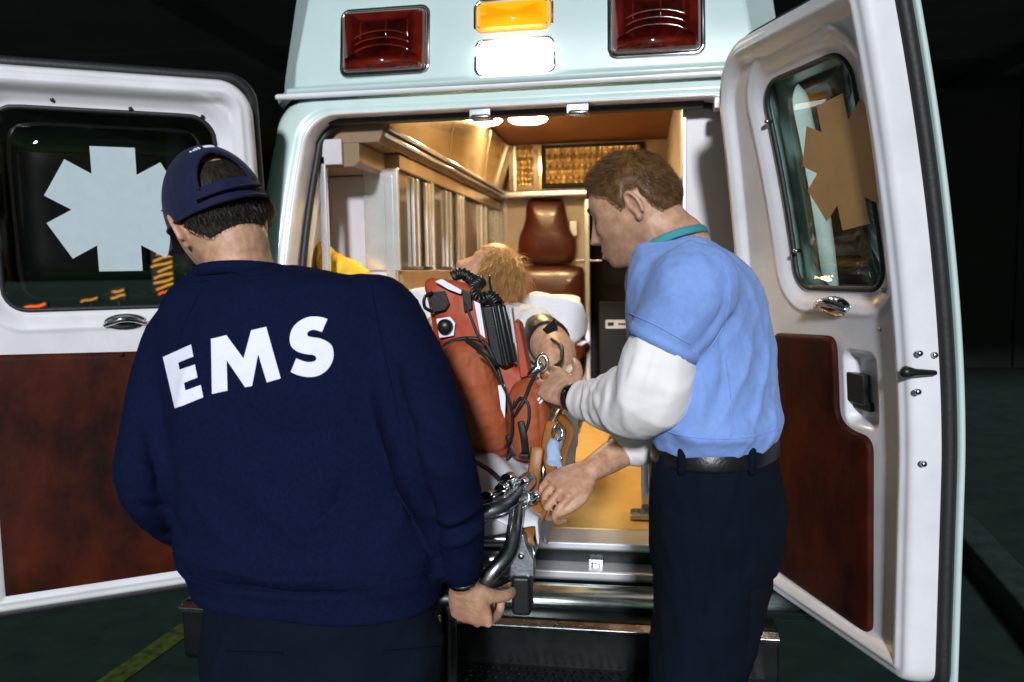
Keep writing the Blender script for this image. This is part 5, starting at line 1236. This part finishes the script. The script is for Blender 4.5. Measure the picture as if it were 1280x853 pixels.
# ================================================================== patient
def patient():
    root = empty('person', (XS, 2.45, DZ + .07), 'patient with blond hair reclining on the stretcher, one arm bent', 'person')
    hc = Q(612, 350, 2.60); f = unit((-.62, .10, .55)); Mh = frame3(f, (.25, .25, .9)); sc = .98
    ch = np.array((XS + .01, 2.42, 1.235)); hp = np.array((XS, 2.16, 1.10)); nk = Q(612, 386, 2.57)
    tor = torso([(nk + (0, -.01, -.02), .07, .06), (nk + (0, -.04, -.05), .17, .08), (ch, .18, .10), (ch * .5 + hp * .5, .165, .10), (hp, .165, .10), (hp + (0, -.1, -.01), .15, .08)], (1, 0, 0), unit((0, -.5, .86)))
    shL, elL, wrL = Q(664, 412, 2.42), Q(697, 446, 2.12), Q(668, 492, 1.98)
    parts = head_parts(hc, Mh, sc) + [tor, limb([(nk + (0, -.03, -.05), .06), (nk, .055), (hc + np.array(Mh @ Vector((0, -.02, -.04))), .055)], 5, 20)]
    parts.append(limb([(shL, .058), (Q(682, 424, 2.28), .056), (Q(692, 438, 2.17), .056), (elL, .050), (Q(690, 468, 2.05), .044), (Q(678, 484, 2.0), .034), (wrL, .028)], 5, 20))
    dh = unit((-.45, -.55, -.1)); parts += hand_parts(wrL, dh, (.1, -.2, .95), 1, (.3, .4, .3), .92)
    shR = np.array((2 * XS - shL[0], shL[1], shL[2])); parts.append(limb([(shR, .058), (shR + (-.02, -.2, -.1), .05), (shR + (.02, -.42, -.13), .04), (shR + (.08, -.5, -.1), .03)], 5, 18))
    for s in (-1, 1): parts.append(limb([(hp + (s * .08, 0, -.01), .085), (np.array((XS + s * .10, 1.92, 1.085)), .05), (np.array((XS + s * .10, 1.64, 1.035)), .036), (np.array((XS + s * .11, 1.58, 1.04)), .030)], 5, 16))
    bd = bake(join(*parts), .005, 3, .5); skin_marks(bd, hc, Mh, sc, shave=0); link('body', bd, M['skin'], root)
    hair_obj('hair', hc, Mh, sc, (-.2, -.09, -.05, -.02, .02, .05, .075, .2), (-.13, -.12, -.11, -.09, -.01, .05, .062, .066), 14000, .06, lambda p: np.array((p[0] * 5, -.4, -.9)), M['hair_c'], root, lift=.50, jit=.42, shell=.012, width=.0014, seed=15)
    gown = bake(join(limb([(nk + (.08, -.05, -.06), .08), (shL + (0, .0, .005), .070), (shL * .75 + elL * .25 + (0, 0, .004), .068)], 5, 20), torso([(nk + (0, -.04, -.05), .14, .085), (ch, .19, .112), (ch * .5 + hp * .5, .175, .112), (hp, .172, .110)], (1, 0, 0), unit((0, -.5, .86)))), .006, 5, .5); creases(gown, .006, 18, 61)
    link('gown', gown, M['sheet'], root)
    # blood pressure cuff and bandage on the bent arm
    a = unit(Q(692, 438, 2.17) - shL); c = Q(681, 422, 2.29)
    cf = obj('arm_cuff', sweep([c - a * .06, c - a * .05, c + a * .05, c + a * .06], [.056, .062, .062, .056], 22, caps='flat'), M['blackplastic'], root)
    obj('cuff_flap', prism([Q(678, 413, 2.16), Q(694, 398, 2.2), Q(698, 412, 2.18), Q(690, 424, 2.14)], (0, -.01, .004)), M['blackplastic'], root, bevel=.003)
    return root
patient()
def cable(pts, r, label, m='rubber', nm='cable', cat='cable'):
    o = obj(nm, sweep(catmull([np.array(p) for p in pts], 8), r, 8), M[m]); return tag(o, label, cat)
cable([Q(690, 424, 2.10), Q(702, 434, 2.02), Q(700, 452, 1.96), Q(686, 460, 1.93), Q(668, 455, 1.93), Q(655, 440, 2.0)], .005, "black rubber tube looping from the patient's arm cuff")
cable([Q(597, 440, 1.66), Q(612, 452, 1.65), Q(636, 500, 1.66), Q(640, 540, 1.68), Q(632, 560, 1.69)], .0028, 'thin black cord trailing down the front of the orange bag')
cable([Q(588, 574, 1.63), Q(612, 588, 1.58), Q(632, 606, 1.55), Q(648, 612, 1.54)], .005, 'black cord running from under the bag to the stretcher corner')

# ================================================================== trauma bag on the stretcher
BG = empty('trauma_bag', (Q(615, 575, 1.80)[0], 1.82, Q(615, 578, 1.80)[2]), 'orange red nylon trauma bag standing on the stretcher between the two men', 'bag')
BY = 1.83
def bake_obj(name, VF, m, parent, vox=.004, it=4, cr=0, seed=0, fl=None):
    me = bake(VF, vox, it, .5)
    if fl: folds(me, fl)
    if cr: crumple(me, cr, 34, seed); crumple(me, cr * .5, 80, seed + 1)
    return link(name, me, M[m], parent)
bake_obj('main_body', join(inflate([Q(a, b, BY) for a, b in ((533, 353), (556, 350), (578, 353), (598, 366), (610, 398), (628, 440), (664, 466), (684, 492), (688, 540), (678, 574), (640, 580), (600, 578), (580, 560), (560, 500), (546, 440), (538, 390))], (0, -1, .1), .045, .10, k=5, ex=.32)), 'bag2', BG, cr=.0018, seed=71)
py_ = BY - .045
bake_obj('front_pouch', inflate([Q(a, b, py_) for a, b in ((546, 444), (562, 429), (584, 424), (604, 428), (614, 444), (626, 478), (636, 520), (640, 556), (632, 573), (604, 577), (586, 571), (578, 545), (572, 515), (556, 480))], (-.05, -1, .1), .085, .03, k=5, ex=.42), 'bag', BG, cr=.0022, seed=73,
         fl=[([Q(560, 470, 1.72), Q(585, 490, 1.70), Q(600, 520, 1.70)], .012, -.006), ([Q(590, 545, 1.71), Q(610, 530, 1.70), Q(632, 545, 1.72)], .010, .007), ([Q(585, 560, 1.71), Q(605, 568, 1.71), Q(630, 565, 1.72)], .008, -.006), ([Q(580, 430, 1.74), Q(583, 455, 1.71), Q(585, 470, 1.7)], .008, -.006), ([Q(600, 440, 1.72), Q(606, 480, 1.70)], .010, .005)])
bake_obj('side_pouch', inflate([Q(a, b, py_ - .02) for a, b in ((640, 484), (656, 472), (674, 478), (684, 498), (688, 535), (683, 566), (664, 575), (646, 573), (638, 552), (634, 515))], (.1, -1, .1), .075, .03, k=5, ex=.40), 'bag', BG, cr=.002, seed=75,
         fl=[([Q(668, 490, 1.72), Q(676, 520, 1.72), Q(674, 560, 1.72)], .010, -.006)])
# zippers, piping, straps
def bagline(pts, r, m='rubber', nm='zipper', flat=1.0): return obj(nm, sweep(catmull([np.array(p) for p in pts], 6), r, 8, ref=(0, 1, 0), flat=flat), M[m], BG)
bagline([Q(546, 443, 1.775), Q(562, 428, 1.765), Q(584, 423, 1.762), Q(604, 427, 1.765), Q(616, 446, 1.765), Q(628, 480, 1.765), Q(638, 522, 1.765), Q(642, 556, 1.765), Q(634, 574, 1.765)], .0045)
bagline([Q(582, 424, 1.74), Q(600, 436, 1.70), Q(613, 448, 1.70), Q(620, 456, 1.72)], .006, nm='strap', flat=.3)
bagline([Q(647, 490, 1.72), Q(642, 510, 1.70), Q(650, 498, 1.69), Q(660, 505, 1.685), Q(661, 525, 1.685), Q(655, 545, 1.69)], .0035)
bagline([Q(651, 528, 1.68), Q(655, 548, 1.68), Q(657, 568, 1.70)], .008, nm='strap', flat=.4)
bagline([Q(640, 528, 1.72), Q(648, 512, 1.69), Q(656, 498, 1.69), Q(664, 478, 1.72), Q(672, 464, 1.74)], .004, nm='strap')
bagline([Q(636, 545, 1.73), Q(640, 560, 1.72), Q(643, 568, 1.72)], .009, nm='strap', flat=.5)
obj('buckle', box(*[v for v in (Q(650, 568, 1.69)[0], Q(662, 568, 1.69)[0], 1.675, 1.70, Q(656, 572, 1.69)[2], Q(656, 566, 1.69)[2])]), M['blackplastic'], BG, bevel=.003)
# white reflective strips, black grab loop, round knob on its white plate
YF = BY - .052
def patch(pts, Y, m, nm, th=.006): return obj(nm, prism([Q(a, b, Y) for a, b in pts], (0, th, 0)), M[m], BG, smooth=False, bevel=.0015)
patch([(543, 352), (552, 349), (577, 363), (576, 368), (560, 362)], YF, 'letter', 'reflective_strip')
patch([(592, 376), (600, 380), (607, 424), (600, 418)], YF, 'letter', 'reflective_strip')
patch([(622, 482), (631, 481), (632, 500), (631, 524), (626, 512)], 1.735, 'letter', 'reflective_strip')
patch([(545, 399), (562, 396), (569, 404), (567, 420), (549, 423)], YF - .004, 'letter', 'knob_plate')
c = Q(557, 409, YF - .006)
obj('knob', join(sweep([c + (0, .004, 0), c + (0, -.012, .002)], [.018, .017], 24, caps='flat'), ellipsoid(c + (0, -.012, .002), (.0165, .011, .0165), 24, 14)), M['blackplastic'], BG)
obj('grab_loop', sweep(catmull([Q(540, 390, 1.77), Q(531, 384, 1.755), Q(531, 372, 1.75), Q(540, 366, 1.765)], 5), .004, 8, ref=(0, 1, 0), flat=.6), M['blackplastic'], BG)
patch([(534, 366), (555, 364), (561, 380), (556, 388), (541, 391)], YF - .006, 'blackplastic', 'flap', .012)
patch([(577, 362), (588, 366), (590, 386), (580, 391)], YF - .004, 'blackplastic', 'flap', .01)
bagline([Q(581, 380, 1.765), Q(588, 396, 1.755), Q(596, 416, 1.75), Q(606, 432, 1.75)], .003, nm='strap')
for i, (px, py) in enumerate(((673, 500), (676, 503))):    # small white woven mark on the side pouch
    patch([(px - 3, py + 1), (px + 2, py - 5), (px + 4, py - 3), (px - 1, py + 3)], 1.705, 'letter', 'woven_mark', .004)

# black ribbed device wedged behind the pouch, coiled lead on top
DV = empty('portable_monitor', Q(622, 462, 1.80), 'black ribbed portable device wedged between orange bag and patient', 'device')
obj('housing', prism([Q(a, b, 1.765) for a, b in ((601, 384), (624, 380), (634, 410), (642, 455), (630, 462), (614, 452))], (0, .07, 0)), M['blackplastic'], DV, smooth=False, bevel=.006)
for a, b, r in (((623, 383), (637, 452), .006), ((629, 384), (643, 450), .006), ((616, 384), (630, 456), .004)):
    obj('rib', sweep([Q(*a, 1.760), Q(*b, 1.758)], r, 10), M['blackplastic'], DV)
obj('edge_strip', prism([Q(a, b, 1.757) for a, b in ((635, 386), (639, 385), (645, 428), (642, 430))], (0, .03, 0)), M['lilac'], DV, smooth=False, bevel=.002)
obj('side_plate', prism([Q(a, b, 1.77) for a, b in ((642, 400), (649, 405), (662, 470), (650, 474))], (0, .06, 0)), M['bag2'], DV, smooth=False, bevel=.004)
def coil(path, R_, r, turns, label):
    p = catmull([np.array(a) for a in path], 30); n = len(p); o = []
    m = turns * 14
    for i in range(m):
        t = i / (m - 1) * (n - 1); j = min(int(t), n - 2); f = t - j; c = p[j] * (1 - f) + p[j + 1] * f; T = unit(p[j + 1] - p[j]); A = unit(np.cross(T, (0, 1, .2))); B = np.cross(T, A); a = 2 * math.pi * i / 14
        o.append(c + R_ * (A * math.cos(a) + B * math.sin(a)))
    return tag(obj('coiled_cable', sweep(o, r, 7), M['blackplastic']), label, 'cable')
coil([Q(600, 352, 1.86), Q(592, 362, 1.83), Q(600, 374, 1.80), Q(614, 372, 1.80), Q(622, 382, 1.79)], .014, .0035, 17, 'thick black coiled lead lying on top of the ribbed device')
coil([Q(566, 346, 1.88), Q(578, 342, 1.88), Q(590, 350, 1.87), Q(600, 352, 1.86)], .012, .0032, 11, 'black coiled lead reaching from behind the bag towards blond hair')
cable([Q(612, 346, 1.86), Q(614, 362, 1.82), Q(618, 380, 1.79)], .0045, 'short grey lead rising from the ribbed device', 'steel')
# clip with a shiny end, latex glove, pale blue cloth, yellow bag in the niche
CL = empty('metal_clip', Q(672, 462, 1.74), 'shiny metal clip hooked to the cord above the side pouch', 'clip')
c = Q(678, 454, 1.74)
obj('clip_ring', sweep([c + (.011 * math.cos(a), .003 * math.sin(a), .017 * math.sin(a)) for a in np.linspace(0, 2 * math.pi, 18, endpoint=False)], .005, 10, closed=True), M['chrome'], CL)
obj('clip_body', sweep([Q(676, 456, 1.745), Q(668, 463, 1.742), Q(662, 468, 1.74)], [.006, .008, .006], 10), M['chrome'], CL)
gl = bake(join(inflate([Q(a, b, 1.90) for a, b in ((688, 478), (700, 470), (712, 462), (716, 472), (712, 486), (716, 500), (704, 512), (690, 508), (684, 494))], (0, -1, .3), .03, .02, k=4), limb([(Q(704, 474, 1.90), .016), (Q(714, 462, 1.90), .010)], 4, 12), limb([(Q(690, 504, 1.90), .016), (Q(684, 516, 1.89), .011)], 4, 12)), .004, 3, .5); crumple(gl, .003, 60, 81)
tag(link('latex_glove', gl, M['glove']), 'cream latex glove lying by the patient\'s forearm', 'glove')
bc = bake(inflate([Q(a, b, 1.66) for a, b in ((682, 556), (694, 551), (702, 562), (702, 585), (697, 600), (688, 594), (684, 575))], (-.2, -1, 0), .018, .012, k=4), .0035, 3, .5); creases(bc, .007, 40, 83)
tag(link('folded_cloth', bc, M['bluecloth']), 'small pale blue cloth hanging at the stretcher corner', 'cloth')
yb = bake(inflate([Q(a, b, 2.80) for a, b in ((400, 306), (412, 310), (428, 322), (450, 330), (462, 344), (455, 364), (425, 370), (400, 364), (394, 335))], (0, -1, .2), .07, .06, k=4), .006, 4, .5); crumple(yb, .006, 30, 85)
tag(link('yellow_bag', yb, M['yellow']), 'yellow canvas bag stuffed in the open niche by the left jamb', 'bag')
